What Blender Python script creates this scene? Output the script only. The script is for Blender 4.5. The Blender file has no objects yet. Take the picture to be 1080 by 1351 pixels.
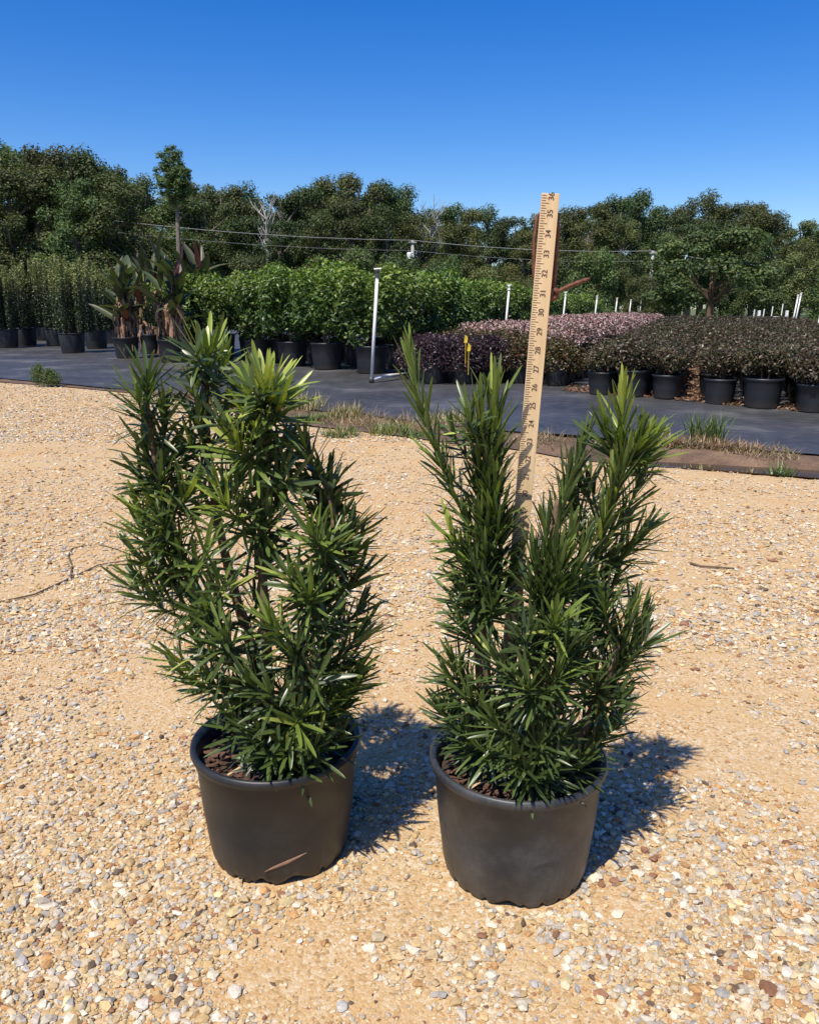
import bpy, math, random
import numpy as np
from mathutils import Vector, Matrix

# ---------------------------------------------------------------- camera, sky, sun, exposure
scene = bpy.context.scene
CAM_H, F_PX, PITCH = 0.84, 1082.0, math.radians(14.0)
cam_data = bpy.data.cameras.new('camera')
cam = bpy.data.objects.new('camera', cam_data)
scene.collection.objects.link(cam)
cam.location = (0, 0, CAM_H)
cam.rotation_euler = (math.pi / 2 - PITCH, 0, 0)
cam_data.sensor_fit = 'HORIZONTAL'
cam_data.sensor_width = 36.0
cam_data.lens = 36.0 * F_PX / 1080.0
cam_data.clip_start = 0.02
cam_data.clip_end = 2000
scene.camera = cam

SUN_DIR = Vector((-0.30, -0.50, 1.0)).normalized()      # towards the sun
world = bpy.data.worlds.new('World'); scene.world = world; world.use_nodes = True
wn = world.node_tree.nodes; wl = world.node_tree.links
bg = wn['Background']
sky = wn.new('ShaderNodeTexSky'); sky.sky_type = 'NISHITA'; sky.sun_disc = False
sky.sun_elevation = math.asin(SUN_DIR.z)
sky.sun_rotation = math.atan2(SUN_DIR.x, SUN_DIR.y) % (2 * math.pi)
sky.air_density = 1.0; sky.dust_density = 0.8; sky.ozone_density = 4.0; sky.altitude = 300
sat = wn.new('ShaderNodeHueSaturation')
sat.inputs['Saturation'].default_value = 1.43; sat.inputs['Hue'].default_value = .515
wl.new(sky.outputs['Color'], sat.inputs['Color'])
wl.new(sat.outputs['Color'], bg.inputs['Color'])
bg.inputs['Strength'].default_value = 0.118

sun_data = bpy.data.lights.new('sun', 'SUN'); sun_data.energy = 4.6; sun_data.angle = math.radians(0.53)
sun_data.color = (1.0, 0.93, 0.82)
sun = bpy.data.objects.new('sun', sun_data); scene.collection.objects.link(sun)
sun.rotation_euler = (-SUN_DIR).to_track_quat('-Z', 'Y').to_euler()
sun.location = (-3, -5, 10)

vs = scene.view_settings
vs.view_transform = 'Standard'; vs.look = 'None'; vs.gamma = 1.0; vs.use_curve_mapping = False
vs.exposure = 0.40

# ---------------------------------------------------------------- helpers
COL = scene.collection
rng = np.random.default_rng(7)
random.seed(7)
PI = math.pi

def px(x, y, Y):
    """photo pixel + distance -> world point"""
    u = (x - 540) / F_PX; v = (675.5 - y) / F_PX
    c, s = math.cos(PITCH), math.sin(PITCH)
    t = Y / (c + v * s)
    return Vector((u * t, Y, CAM_H + (v * c - s) * t))

def gp(x, y):
    """photo pixel -> point on the flat ground"""
    u = (x - 540) / F_PX; v = (675.5 - y) / F_PX
    c, s = math.cos(PITCH), math.sin(PITCH)
    t = -CAM_H / (v * c - s)
    return Vector((u * t, (c + v * s) * t, 0))

def _hash(ix, iy, seed):
    h = (ix.astype(np.int64) * 374761393 + iy.astype(np.int64) * 668265263 + seed * 974634777) & 0xffffffff
    h = ((h ^ (h >> 13)) * 1274126177) & 0xffffffff
    h = h ^ (h >> 16)
    return (h & 0xffff) / 65535.0
def vnoise(x, y, seed=0):
    x = np.asarray(x, float); y = np.asarray(y, float)
    ix = np.floor(x); iy = np.floor(y); fx = x - ix; fy = y - iy
    fx = fx * fx * (3 - 2 * fx); fy = fy * fy * (3 - 2 * fy)
    a = _hash(ix, iy, seed); b = _hash(ix + 1, iy, seed); c = _hash(ix, iy + 1, seed); d = _hash(ix + 1, iy + 1, seed)
    return (a * (1 - fx) + b * fx) * (1 - fy) + (c * (1 - fx) + d * fx) * fy
def fbm(x, y, seed=0, o=3):
    s = 0; a = .5; t = 0
    for i in range(o):
        s = s + a * vnoise(np.asarray(x) * 2 ** i, np.asarray(y) * 2 ** i, seed + i); t += a; a *= .5
    return s / t
def sstep(a, b, x):
    t = np.clip((x - a) / (b - a), 0, 1); return t * t * (3 - 2 * t)

def seg_dist(x, y, pts):
    d = np.full(np.shape(x), 1e9); 
    for (ax, ay), (bx, by) in zip(pts[:-1], pts[1:]):
        dx, dy = bx - ax, by - ay
        t = np.clip(((x - ax) * dx + (y - ay) * dy) / (dx * dx + dy * dy), 0, 1)
        d = np.minimum(d, np.hypot(x - ax - t * dx, y - ay - t * dy))
    return d
DITCH = [(0.75, 4.93), (1.45, 4.60), (2.1, 4.30), (3.2, 3.80), (4.6, 3.2)]
def gh(x, y):
    x = np.asarray(x, float); y = np.asarray(y, float)
    near = sstep(13, 9, y) * sstep(.0, .3, y + 1)
    h = (fbm(x * 1.3, y * 1.3, 3) - .5) * .010 * near * sstep(1.3, 2.2, y)
    d = seg_dist(x, y, DITCH)
    w = .13 + .05 * (fbm(x * 2, y * 2, 8) - .5)
    h = h - .065 * sstep(w * 2.0, w * .7, d) * sstep(.5, 1.3, x)
    return h
def gz(x, y): return float(gh(np.array([x]), np.array([y]))[0])

def mesh_np(name, verts, faces, col=None, smooth=False):
    """faces: int array (M,k)"""
    me = bpy.data.meshes.new(name)
    verts = np.ascontiguousarray(verts, np.float32); faces = np.ascontiguousarray(faces, np.int32)
    M, k = faces.shape
    me.vertices.add(len(verts)); me.vertices.foreach_set('co', verts.ravel())
    me.loops.add(M * k); me.loops.foreach_set('vertex_index', faces.ravel())
    me.polygons.add(M)
    me.polygons.foreach_set('loop_start', np.arange(0, M * k, k, dtype=np.int32))
    me.polygons.foreach_set('loop_total', np.full(M, k, np.int32))
    me.polygons.foreach_set('use_smooth', np.full(M, bool(smooth)))
    if col is not None:
        c = np.ones((len(verts), 4), np.float32); c[:, :3] = col
        a = me.color_attributes.new('col', 'FLOAT_COLOR', 'POINT'); a.data.foreach_set('color', c.ravel())
    me.update(calc_edges=True)
    return me

def obj(name, me, mat=None, parent=None, loc=None, mtx=None):
    o = bpy.data.objects.new(name, me)
    COL.objects.link(o)
    if mat and me is not None and len(me.materials) == 0: me.materials.append(mat)
    if parent: o.parent = parent
    if loc is not None: o.location = loc
    if mtx is not None: o.matrix_local = mtx
    return o
def tag(o, label=None, cat=None, group=None, kind=None):
    if label: o['label'] = label
    if cat: o['category'] = cat
    if group: o['group'] = group
    if kind: o['kind'] = kind
    return o
def empty(name, loc, label, cat, group=None, rz=0, scale=1):
    o = obj(name, None, loc=loc); o.rotation_euler.z = rz
    o.scale = (scale,) * 3 if not hasattr(scale, '__len__') else scale
    o.empty_display_size = .1
    return tag(o, label, cat, group)

class MB:
    """collects polygons into one mesh"""
    def __init__(s): s.v = []; s.f = []; s.c = []
    def add(s, vs_, fs, col=(1, 1, 1)):
        n = len(s.v); s.v += [tuple(v) for v in vs_]; s.f += [tuple(i + n for i in f) for f in fs]; s.c += [col] * len(vs_)
    def box(s, c, d, m=None, col=(1, 1, 1)):
        vs_ = [Vector((c[0] + x * d[0] / 2, c[1] + y * d[1] / 2, c[2] + z * d[2] / 2)) for z in (-1, 1) for y in (-1, 1) for x in (-1, 1)]
        if m: vs_ = [m @ v for v in vs_]
        s.add(vs_, [(0, 2, 3, 1), (4, 5, 7, 6), (0, 1, 5, 4), (2, 6, 7, 3), (0, 4, 6, 2), (1, 3, 7, 5)], col)
    def tube(s, pts, rad, n=8, cap=True, col=(1, 1, 1), flat=1.0):
        pts = [Vector(p) for p in pts]
        if not hasattr(rad, '__len__'): rad = [rad] * len(pts)
        base = len(s.v); up = None
        for i, p in enumerate(pts):
            t = (pts[min(i + 1, len(pts) - 1)] - pts[max(i - 1, 0)]).normalized()
            if up is None:
                up = Vector((0, 0, 1)) if abs(t.z) < .9 else Vector((1, 0, 0))
            a = t.cross(up).normalized(); b = a.cross(t).normalized(); up = b
            for k in range(n):
                an = 2 * PI * k / n
                s.v.append(tuple(p + a * (math.cos(an) * rad[i]) + b * (math.sin(an) * rad[i] * flat))); s.c.append(col)
        for i in range(len(pts) - 1):
            for k in range(n):
                a0 = base + i * n + k; a1 = base + i * n + (k + 1) % n
                s.f.append((a0, a1, a1 + n, a0 + n))
        if cap:
            s.f.append(tuple(base + k for k in reversed(range(n))))
            s.f.append(tuple(base + (len(pts) - 1) * n + k for k in range(n)))
    def lathe(s, prof, n=32, col=(1, 1, 1), cz=(0, 0)):
        base = len(s.v)
        for r, z in prof:
            for k in range(n):
                an = 2 * PI * k / n
                s.v.append((cz[0] + r * math.cos(an), cz[1] + r * math.sin(an), z)); s.c.append(col)
        for i in range(len(prof) - 1):
            for k in range(n):
                a0 = base + i * n + k; a1 = base + i * n + (k + 1) % n
                s.f.append((a0, a1, a1 + n, a0 + n))
    def mesh(s, name, smooth=False, col=False):
        me = bpy.data.meshes.new(name); me.from_pydata(s.v, [], s.f)
        if smooth: me.polygons.foreach_set('use_smooth', [True] * len(s.f))
        if col:
            c = np.ones((len(s.v), 4), np.float32); c[:, :3] = np.array(s.c)
            a = me.color_attributes.new('col', 'FLOAT_COLOR', 'POINT'); a.data.foreach_set('color', c.ravel())
        me.update(); return me
    def build(s, name, mat, parent=None, smooth=False, loc=None, col=False):
        return obj(name, s.mesh(name, smooth, col), mat, parent, loc)

# ---------------------------------------------------------------- materials
def nodes(name):
    m = bpy.data.materials.new(name); m.use_nodes = True
    nt = m.node_tree; N = nt.nodes; L = nt.links
    return m, N, L, N['Principled BSDF']
def ramp(N, L, src, stops):
    r = N.new('ShaderNodeValToRGB'); L.new(src, r.inputs['Fac'])
    e = r.color_ramp.elements
    while len(e) < len(stops): e.new(.5)
    for i, (p_, c_) in enumerate(stops): e[i].position = p_; e[i].color = (*c_, 1)
    return r
def noise(N, L, scale, detail=4, vec=None, rough=.55):
    n = N.new('ShaderNodeTexNoise'); n.inputs['Scale'].default_value = scale; n.inputs['Detail'].default_value = detail
    n.inputs['Roughness'].default_value = rough
    if vec: L.new(vec, n.inputs['Vector'])
    return n
def mixc(N, L, fac, a, b, mode='MIX'):
    m = N.new('ShaderNodeMix'); m.data_type = 'RGBA'; m.blend_type = mode
    def put(sock, v):
        if hasattr(v, 'is_linked') or hasattr(v, 'links'): L.new(v, sock)
        elif isinstance(v, (int, float)): sock.default_value = v
        else: sock.default_value = (*v, 1)
    put(m.inputs[0], fac); put(m.inputs[6], a); put(m.inputs[7], b)
    return m.outputs[2]
def coords(N, kind='Object'):
    return N.new('ShaderNodeTexCoord').outputs[kind]
def bump(N, L, b, h, strength=.5, dist=.01):
    bn = N.new('ShaderNodeBump'); bn.inputs['Strength'].default_value = strength; bn.inputs['Distance'].default_value = dist
    L.new(h, bn.inputs['Height']); L.new(bn.outputs['Normal'], b.inputs['Normal']); return bn

def leaf_material(name, rough=.42, transl=.28, spec=.5, hue_var=.0, val_var=.25, vein=False):
    m, N, L, b = nodes(name)
    at = N.new('ShaderNodeAttribute'); at.attribute_name = 'col'
    oi = N.new('ShaderNodeObjectInfo')
    mr = N.new('ShaderNodeMapRange'); mr.inputs['To Min'].default_value = 1 - val_var; mr.inputs['To Max'].default_value = 1 + val_var
    L.new(oi.outputs['Random'], mr.inputs['Value'])
    hs = N.new('ShaderNodeHueSaturation'); L.new(at.outputs['Color'], hs.inputs['Color']); L.new(mr.outputs['Result'], hs.inputs['Value'])
    if hue_var:
        mh = N.new('ShaderNodeMapRange'); mh.inputs['To Min'].default_value = .5 - hue_var; mh.inputs['To Max'].default_value = .5 + hue_var
        wn_ = N.new('ShaderNodeTexWhiteNoise'); wn_.noise_dimensions = '1D'; L.new(oi.outputs['Random'], wn_.inputs['W'])
        L.new(wn_.outputs['Value'], mh.inputs['Value']); L.new(mh.outputs['Result'], hs.inputs['Hue'])
    n = noise(N, L, 60, 2, coords(N))
    c = mixc(N, L, .35, hs.outputs['Color'], n.outputs['Fac'], 'OVERLAY')
    L.new(c, b.inputs['Base Color'])
    b.inputs['Roughness'].default_value = rough
    b.inputs['Specular IOR Level'].default_value = spec
    tr = N.new('ShaderNodeBsdfTranslucent')
    tc = mixc(N, L, 1.0, c, (1.0, 1.15, .45), 'MULTIPLY'); L.new(tc, tr.inputs['Color'])
    mx = N.new('ShaderNodeMixShader'); mx.inputs[0].default_value = transl
    L.new(b.outputs[0], mx.inputs[1]); L.new(tr.outputs[0], mx.inputs[2])
    L.new(mx.outputs[0], N['Material Output'].inputs['Surface'])
    return m

M = {}
M['leaf'] = leaf_material('podocarpus_leaf', .34, .25, .5, 0, .12)
M['shrub_leaf'] = leaf_material('shrub_leaf', .42, .28, .5, .012, .15)
M['tree_leaf'] = leaf_material('tree_leaf', .55, .30, .35, .042, .32)

def simple(name, col, rough=.6, metal=0, var=.25, scale=30, bstr=.0, spec=.5):
    m, N, L, b = nodes(name)
    n = noise(N, L, scale, 5, coords(N))
    a = tuple(c * (1 - var) for c in col); z = tuple(min(1, c * (1 + var)) for c in col)
    r = ramp(N, L, n.outputs['Fac'], [(.3, a), (.7, z)]); L.new(r.outputs['Color'], b.inputs['Base Color'])
    b.inputs['Roughness'].default_value = rough; b.inputs['Metallic'].default_value = metal
    b.inputs['Specular IOR Level'].default_value = spec
    if bstr: bump(N, L, b, n.outputs['Fac'], bstr, .004)
    return m
M['bark'] = simple('bark', (.13, .085, .05), .9, scale=90, bstr=.6, var=.4)
M['green_stem'] = simple('green_stem', (.10, .13, .035), .6, scale=80)
M['trunk'] = simple('tree_trunk', (.16, .13, .10), .95, scale=6, bstr=.5, var=.4)
M['pvc'] = simple('white_pvc', (.78, .77, .72), .35, scale=25, var=.06)
M['dark_metal'] = simple('dark_fitting', (.05, .05, .05), .5)
M['dead'] = simple('dead_leaf', (.24, .14, .085), .9, scale=40, var=.5)
M['pole'] = simple('weathered_pole', (.34, .33, .30), .9, scale=12, var=.3)
M['wire'] = simple('wire', (.30, .30, .30), .5)
M['yellow'] = simple('yellow_tag', (.75, .52, .04), .5, var=.1)

def pot_material(name, base, dust, amt):
    m, N, L, b = nodes(name)
    co = coords(N)
    n1 = noise(N, L, 9, 6, co, .65); n2 = noise(N, L, 160, 3, co)
    r1 = ramp(N, L, n1.outputs['Fac'], [(.42, (0, 0, 0)), (.68, (amt, amt, amt))])
    r2 = ramp(N, L, n2.outputs['Fac'], [(.35, (.5, .5, .5)), (.7, (1, 1, 1))])
    f = mixc(N, L, 1.0, r1.outputs['Color'], r2.outputs['Color'], 'MULTIPLY')
    sp = N.new('ShaderNodeSeparateXYZ'); L.new(co, sp.inputs[0])
    mr = N.new('ShaderNodeMapRange'); mr.inputs['From Min'].default_value = .07; mr.inputs['From Max'].default_value = .0
    mr.inputs['To Min'].default_value = 0; mr.inputs['To Max'].default_value = .14 * (amt + .3)
    L.new(sp.outputs['Z'], mr.inputs['Value'])
    c = mixc(N, L, f, base, dust)
    c2 = mixc(N, L, mr.outputs['Result'], c, (.22, .15, .08))
    L.new(c2, b.inputs['Base Color'])
    b.inputs['Roughness'].default_value = .46
    bump(N, L, b, n2.outputs['Fac'], .12, .001)
    return m
M['pot_dark'] = pot_material('black_plastic_pot', (.0085, .0100, .0118), (.044, .044, .043), .55)
M['pot_dusty'] = pot_material('dusty_plastic_pot', (.018, .0215, .025), (.098, .098, .097), .85)
M['pot_far'] = pot_material('nursery_pot_plastic', (.012, .0135, .017), (.036, .037, .040), .4)
M['soil'] = simple('potting_soil', (.045, .028, .018), .95, scale=120, bstr=1.0, var=.6)
M['bark_chip'] = simple('bark_chip', (.11, .055, .035), .9, scale=60, var=.5)

# gravel ground
def gravel_material():
    m, N, L, b = nodes('sandy_gravel')
    co = coords(N)
    n1 = noise(N, L, 1.6, 5, co); n2 = noise(N, L, 7, 6, co); 
    sand = ramp(N, L, n1.outputs['Fac'], [(.30, (.49, .285, .115)), (.48, (.49, .32, .15)), (.66, (.49, .36, .20))])
    vo = N.new('ShaderNodeTexVoronoi'); vo.inputs['Scale'].default_value = 190; L.new(co, vo.inputs['Vector'])
    sc = N.new('ShaderNodeSeparateColor'); L.new(vo.outputs['Color'], sc.inputs[0])
    peb = ramp(N, L, sc.outputs[0], [(.0, (.20, .115, .05)), (.14, (.42, .26, .115)), (.5, (.49, .335, .175)), (.8, (.53, .42, .27)), (1.0, (.60, .53, .41))])
    pf = ramp(N, L, n2.outputs['Fac'], [(.36, (.18, .18, .18)), (.62, (.85, .85, .85))])
    c = mixc(N, L, pf.outputs['Color'], sand.outputs['Color'], peb.outputs['Color'])
    n3 = noise(N, L, 420, 3, co)
    c2 = mixc(N, L, .45, c, n3.outputs['Fac'], 'OVERLAY')
    L.new(c2, b.inputs['Base Color']); b.inputs['Roughness'].default_value = .95; b.inputs['Specular IOR Level'].default_value = .2
    ad = N.new('ShaderNodeMath'); ad.operation = 'MULTIPLY_ADD'; ad.inputs[1].default_value = -1.1
    L.new(vo.outputs['Distance'], ad.inputs[0]); L.new(n3.outputs['Fac'], ad.inputs[2])
    bump(N, L, b, ad.outputs[0], .45, .0025)
    return m
M['gravel'] = gravel_material()
def stone_material():
    m, N, L, b = nodes('gravel_stone')
    at = N.new('ShaderNodeAttribute'); at.attribute_name = 'col'
    n = noise(N, L, 260, 4, coords(N)); c = mixc(N, L, .4, at.outputs['Color'], n.outputs['Fac'], 'OVERLAY')
    L.new(c, b.inputs['Base Color']); b.inputs['Roughness'].default_value = .8; b.inputs['Specular IOR Level'].default_value = .3
    bump(N, L, b, n.outputs['Fac'], .4, .002)
    return m
M['stone'] = stone_material()
def mat_material():
    m, N, L, b = nodes('woven_ground_cloth')
    co = coords(N)
    n1 = noise(N, L, 1.1, 6, co, .6); n2 = noise(N, L, 9, 5, co)
    c = ramp(N, L, n1.outputs['Fac'], [(.33, (.028, .028, .029)), (.55, (.052, .053, .055)), (.74, (.15, .145, .14))])
    d = ramp(N, L, n2.outputs['Fac'], [(.45, (0, 0, 0)), (.8, (.45, .45, .45))])
    c2 = mixc(N, L, d.outputs['Color'], c.outputs['Color'], (.12, .105, .09))
    L.new(c2, b.inputs['Base Color']); b.inputs['Roughness'].default_value = .5
    wv = N.new('ShaderNodeTexWave'); wv.inputs['Scale'].default_value = 70; L.new(co, wv.inputs['Vector'])
    ad = N.new('ShaderNodeMath'); ad.operation = 'ADD'; L.new(n2.outputs['Fac'], ad.inputs[0]); L.new(n1.outputs['Fac'], ad.inputs[1])
    bump(N, L, b, ad.outputs[0], .5, .05)
    return m
M['cloth'] = mat_material()
def dirt_material():
    m, N, L, b = nodes('damp_dirt')
    co = coords(N); n1 = noise(N, L, 3, 6, co, .65); n2 = noise(N, L, 70, 4, co)
    c = ramp(N, L, n1.outputs['Fac'], [(.3, (.055, .034, .022)), (.5, (.13, .078, .045)), (.7, (.24, .15, .085))])
    c2 = mixc(N, L, .5, c.outputs['Color'], n2.outputs['Fac'], 'OVERLAY')
    L.new(c2, b.inputs['Base Color']); b.inputs['Roughness'].default_value = .85
    bump(N, L, b, n2.outputs['Fac'], .8, .02); return m
M['dirt'] = dirt_material()
def water_material():
    m, N, L, b = nodes('muddy_water')
    b.inputs['Base Color'].default_value = (.055, .036, .02, 1); b.inputs['Roughness'].default_value = .16; b.inputs['Specular IOR Level'].default_value = .25
    b.inputs['IOR'].default_value = 1.33
    n = noise(N, L, 14, 3, coords(N)); bump(N, L, b, n.outputs['Fac'], .06, .02); return m
M['water'] = water_material()
M['grass_field'] = simple('grass_field', (.09, .12, .035), .95, scale=2, var=.4)
def wood_material():
    m, N, L, b = nodes('pale_maple_wood')
    co = coords(N); mp = N.new('ShaderNodeMapping'); mp.inputs['Scale'].default_value = (40, 40, 2.5); L.new(co, mp.inputs[0])
    n = noise(N, L, 4, 6, mp.outputs[0]); r = ramp(N, L, n.outputs['Fac'], [(.3, (.60, .42, .22)), (.7, (.72, .55, .32))])
    L.new(r.outputs['Color'], b.inputs['Base Color']); b.inputs['Roughness'].default_value = .5; return m
M['wood'] = wood_material()
M['ink'] = simple('dark_ink', (.09, .045, .03), .7, var=.3, scale=300)
M['leather'] = simple('brown_leather', (.13, .045, .022), .75, scale=120, var=.45, bstr=.5)

# ---------------------------------------------------------------- ground sheets
def grid_axis(lo, hi, step, far_lo, far_hi, n):
    a = np.arange(lo, hi + 1e-6, step)
    l = lo - np.geomspace(step * 2, lo - far_lo, n)[::-1]; h = hi + np.geomspace(step * 2, far_hi - hi, n)
    return np.concatenate([l, a, h])
def grid_mesh(name, xs, ys, zf, keep=None):
    X, Y = np.meshgrid(xs, ys); Z = zf(X, Y)
    nx = len(xs); ny = len(ys)
    v = np.stack([X, Y, Z], -1).reshape(-1, 3)
    i = np.arange((ny - 1) * nx).reshape(ny - 1, nx)[:, :-1].ravel()
    f = np.stack([i, i + 1, i + nx + 1, i + nx], 1)
    return mesh_np(name, v, f, smooth=True)
xs = grid_axis(-5, 5, .05, -500, 500, 26); ys = grid_axis(0, 11, .05, -60, 900, 26)
tag(obj('ground', grid_mesh('ground', xs, ys, gh), M['gravel']), kind='structure')

def strip_mesh(name, near, far, zf, nu=90, nv=14):
    """sheet between two polylines, following the ground"""
    def resample(p, n):
        p = np.array(p, float); s = np.r_[0, np.cumsum(np.hypot(*np.diff(p, axis=0).T))]
        t = np.linspace(0, s[-1], n); return np.stack([np.interp(t, s, p[:, 0]), np.interp(t, s, p[:, 1])], 1)
    a = resample(near, nu); b = resample(far, nu)
    v = []
    w = np.linspace(0, 1, nv)
    Pn = a[None] * (1 - w[:, None, None]) + b[None] * w[:, None, None]
    X = Pn[..., 0]; Y = Pn[..., 1]; Z = zf(X, Y)
    v = np.stack([X, Y, Z], -1).reshape(-1, 3)
    i = np.arange((nv - 1) * nu).reshape(nv - 1, nu)[:, :-1].ravel()
    return mesh_np(name, v, np.stack([i, i + 1, i + nu + 1, i + nu], 1), smooth=True)

dirt_near = [(-16.2, 17.2), (-7.2, 11.05), (-4.72, 9.55), (-3.6, 8.9), (-2.58, 8.1), (-1.6, 7.05), (-.79, 6.05), (-.3, 5.6), (.3, 5.12), (.85, 4.78), (1.38, 4.44), (2.07, 4.06), (3.2, 3.42), (4.6, 2.7)]
dirt_near = [(x + .05 * math.sin(9 * x), y + .05 * math.sin(7 * y)) for x, y in dirt_near]
mat_near = [(-16, 17.5), (-7.0, 11.35), (-4.75, 9.82), (-3.4, 8.86), (-2.3, 8.05), (-1.2, 7.15), (-.2, 6.28), (.6, 5.62), (1.1, 5.32), (1.55, 5.08), (2.25, 4.74), (3.2, 4.2), (4.8, 3.4)]
dirt_far = [(x + .35, y + .4) for x, y in mat_near]
tag(obj('dirt_strip', strip_mesh('dirt_strip', dirt_near, dirt_far, lambda x, y: gh(x, y) + .005 + .008 * fbm(x * 5, y * 5, 21), 140, 16), M['dirt']), kind='structure')
def matz(x, y): return gh(x, y) + .018 + .035 * np.maximum(0, fbm(x * 1.7 + y * .4, y * 1.7, 31, 4) - .52) + .006 * fbm(x * 6, y * 6, 5)
mat_far = [(-16 + (x + 7) * 3.3, 44 - (x + 7) * .6) for x, y in mat_near]
tag(obj('ground_cloth', strip_mesh('ground_cloth', mat_near, mat_far, matz, 200, 200), M['cloth']), kind='structure')
# water in the ditch
wv, wf = [], []
for i, (x, y) in enumerate([(1.25, 4.68), (1.45, 4.60), (1.75, 4.46), (2.1, 4.30), (2.6, 4.07), (3.2, 3.80), (4.6, 3.2)]):
    hw = .05 + .13 * min(1, i / 3)
    wv += [(x - hw * .45, y - hw * .9, -.030), (x + hw * .45, y + hw * .9, -.030)]
    if i: wf.append((2 * i - 2, 2 * i, 2 * i + 1, 2 * i - 1))
me = bpy.data.meshes.new('puddle_water'); me.from_pydata(wv, [], wf)
tag(obj('puddle_water', me, M['water']), kind='structure')
# far grass and the sandy track at right
def flat_poly(name, pts, z, mat):
    me = bpy.data.meshes.new(name); me.from_pydata([(x, y, z) for x, y in pts], [], [tuple(range(len(pts)))])
    return tag(obj(name, me, mat), kind='structure')
flat_poly('grass_field', [(-300, 40), (300, 38), (300, 500), (-300, 500)], .03, M['grass_field'])

flat_poly('dirt_track', [(9.6, 20.5), (12.4, 25), (16.5, 33), (30, 33), (24, 20), (12.5, 17.5)], .10, M['gravel'])

# ---------------------------------------------------------------- gravel stones
def icosa():
    t = (1 + 5 ** .5) / 2
    v = np.array([(-1, t, 0), (1, t, 0), (-1, -t, 0), (1, -t, 0), (0, -1, t), (0, 1, t), (0, -1, -t), (0, 1, -t), (t, 0, -1), (t, 0, 1), (-t, 0, -1), (-t, 0, 1)], float)
    v /= np.linalg.norm(v[0])
    f = np.array([(0, 11, 5), (0, 5, 1), (0, 1, 7), (0, 7, 10), (0, 10, 11), (1, 5, 9), (5, 11, 4), (11, 10, 2), (10, 7, 6), (7, 1, 8), (3, 9, 4), (3, 4, 2), (3, 2, 6), (3, 6, 8), (3, 8, 9), (4, 9, 5), (2, 4, 11), (6, 2, 10), (8, 6, 7), (9, 8, 1)])
    return v, f
OCTA = (np.array([(1, 0, 0), (0, 1, 0), (-1, 0, 0), (0, -1, 0), (0, 0, 1), (0, 0, -1)], float) * 1.15, np.array([(0, 1, 4), (1, 2, 4), (2, 3, 4), (3, 0, 4), (1, 0, 5), (2, 1, 5), (3, 2, 5), (0, 3, 5)]))
ICOSA = icosa()
def stone_cloud(name, x, y, size, cols, shape, bury=.35):
    n = len(x); IV, IF = shape; m = len(IV)
    v = IV[None] * (1 + .30 * (rng.random((n, m, 1)) - .5) * 2) + .12 * (rng.random((n, m, 3)) - .5)
    sc = np.stack([.75 + .7 * rng.random(n), .6 + .4 * rng.random(n), .40 + .35 * rng.random(n)], 1) * size[:, None] * .5
    v = v * sc[:, None]
    a = rng.random(n) * 2 * PI; tl = (rng.random(n) - .5) * .8
    c, s = np.cos(tl)[:, None], np.sin(tl)[:, None]
    vy = v[..., 1] * c - v[..., 2] * s; vz = v[..., 1] * s + v[..., 2] * c; vx = v[..., 0]
    c, s = np.cos(a)[:, None], np.sin(a)[:, None]
    X = vx * c - vy * s + x[:, None]; Yy = vx * s + vy * c + y[:, None]
    Z = vz + gh(x, y)[:, None] + (sc[:, 2] * (1 - bury * 2 * rng.random(n)))[:, None] * .75
    V = np.stack([X, Yy, Z], -1).reshape(-1, 3)
    Fc = (IF[None] + (np.arange(n) * m)[:, None, None]).reshape(-1, 3)
    return mesh_np(name, V, Fc, np.repeat(cols, m, 0))
PAL = np.array([(.62, .55, .42), (.57, .46, .30), (.52, .36, .17), (.54, .40, .22), (.46, .40, .32), (.38, .35, .31), (.48, .27, .11), (.30, .15, .08), (.13, .09, .06), (.60, .48, .25)])
PW = np.array([.16, .17, .16, .15, .12, .08, .08, .035, .025, .04]); PW /= PW.sum()
def edge_y(xq, line):
    p = np.array(line); return np.interp(xq, p[:, 0], p[:, 1])
def scatter(n, y0, y1, power, smin, smax, label, thr, shape, soft=.12, sig=.5):
    u = rng.random(n * 3)
    k = 1 - power
    Y = (y0 ** k + u * (y1 ** k - y0 ** k)) ** (1 / k)
    X = (rng.random(n * 3) * 2 - 1) * (.60 * Y + .30)
    d = fbm(X * 3.4 + 5, Y * 3.4, 40, 4)
    d2 = fbm(X * 13, Y * 13, 60, 2)
    keep = rng.random(n * 3) < sstep(thr - soft, thr + soft, d * .66 + d2 * .34) * .97 + .03
    keep &= Y < edge_y(X, dirt_near) - .02
    for cx, cy in ((-.208, 1.16), (.162, 1.112)):
        keep &= np.hypot(X - cx, Y - cy) > .112
    X = X[keep][:n]; Y = Y[keep][:n]
    s = np.clip(smin * np.exp(rng.normal(0, sig, len(X))), smin * .45, smax)
    c = PAL[rng.choice(len(PAL), len(X), p=PW)] * (.68 + .4 * rng.random((len(X), 1)))
    tag(obj('gravel', stone_cloud('gravel', X, Y, s, c, shape), M['stone']), label, 'gravel', kind='stuff')
scatter(54000, .5, 1.9, 1.5, .0062, .017, 'pale mixed gravel strewn over sandy soil round the two potted shrubs', .445, ICOSA, .10)
scatter(45000, .5, 1.9, 1.5, .0036, .006, 'fine sandy grit between the gravel round the two potted shrubs', .40, OCTA, .25, .3)
scatter(66000, 1.9, 5.2, 1.8, .0080, .020, 'pale gravel spread over the sandy yard behind the two shrubs', .40, OCTA, .18)
scatter(30000, 5.2, 10.5, 1.5, .012, .024, 'distant pale gravel along the dirt strip', .38, OCTA, .2)

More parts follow.
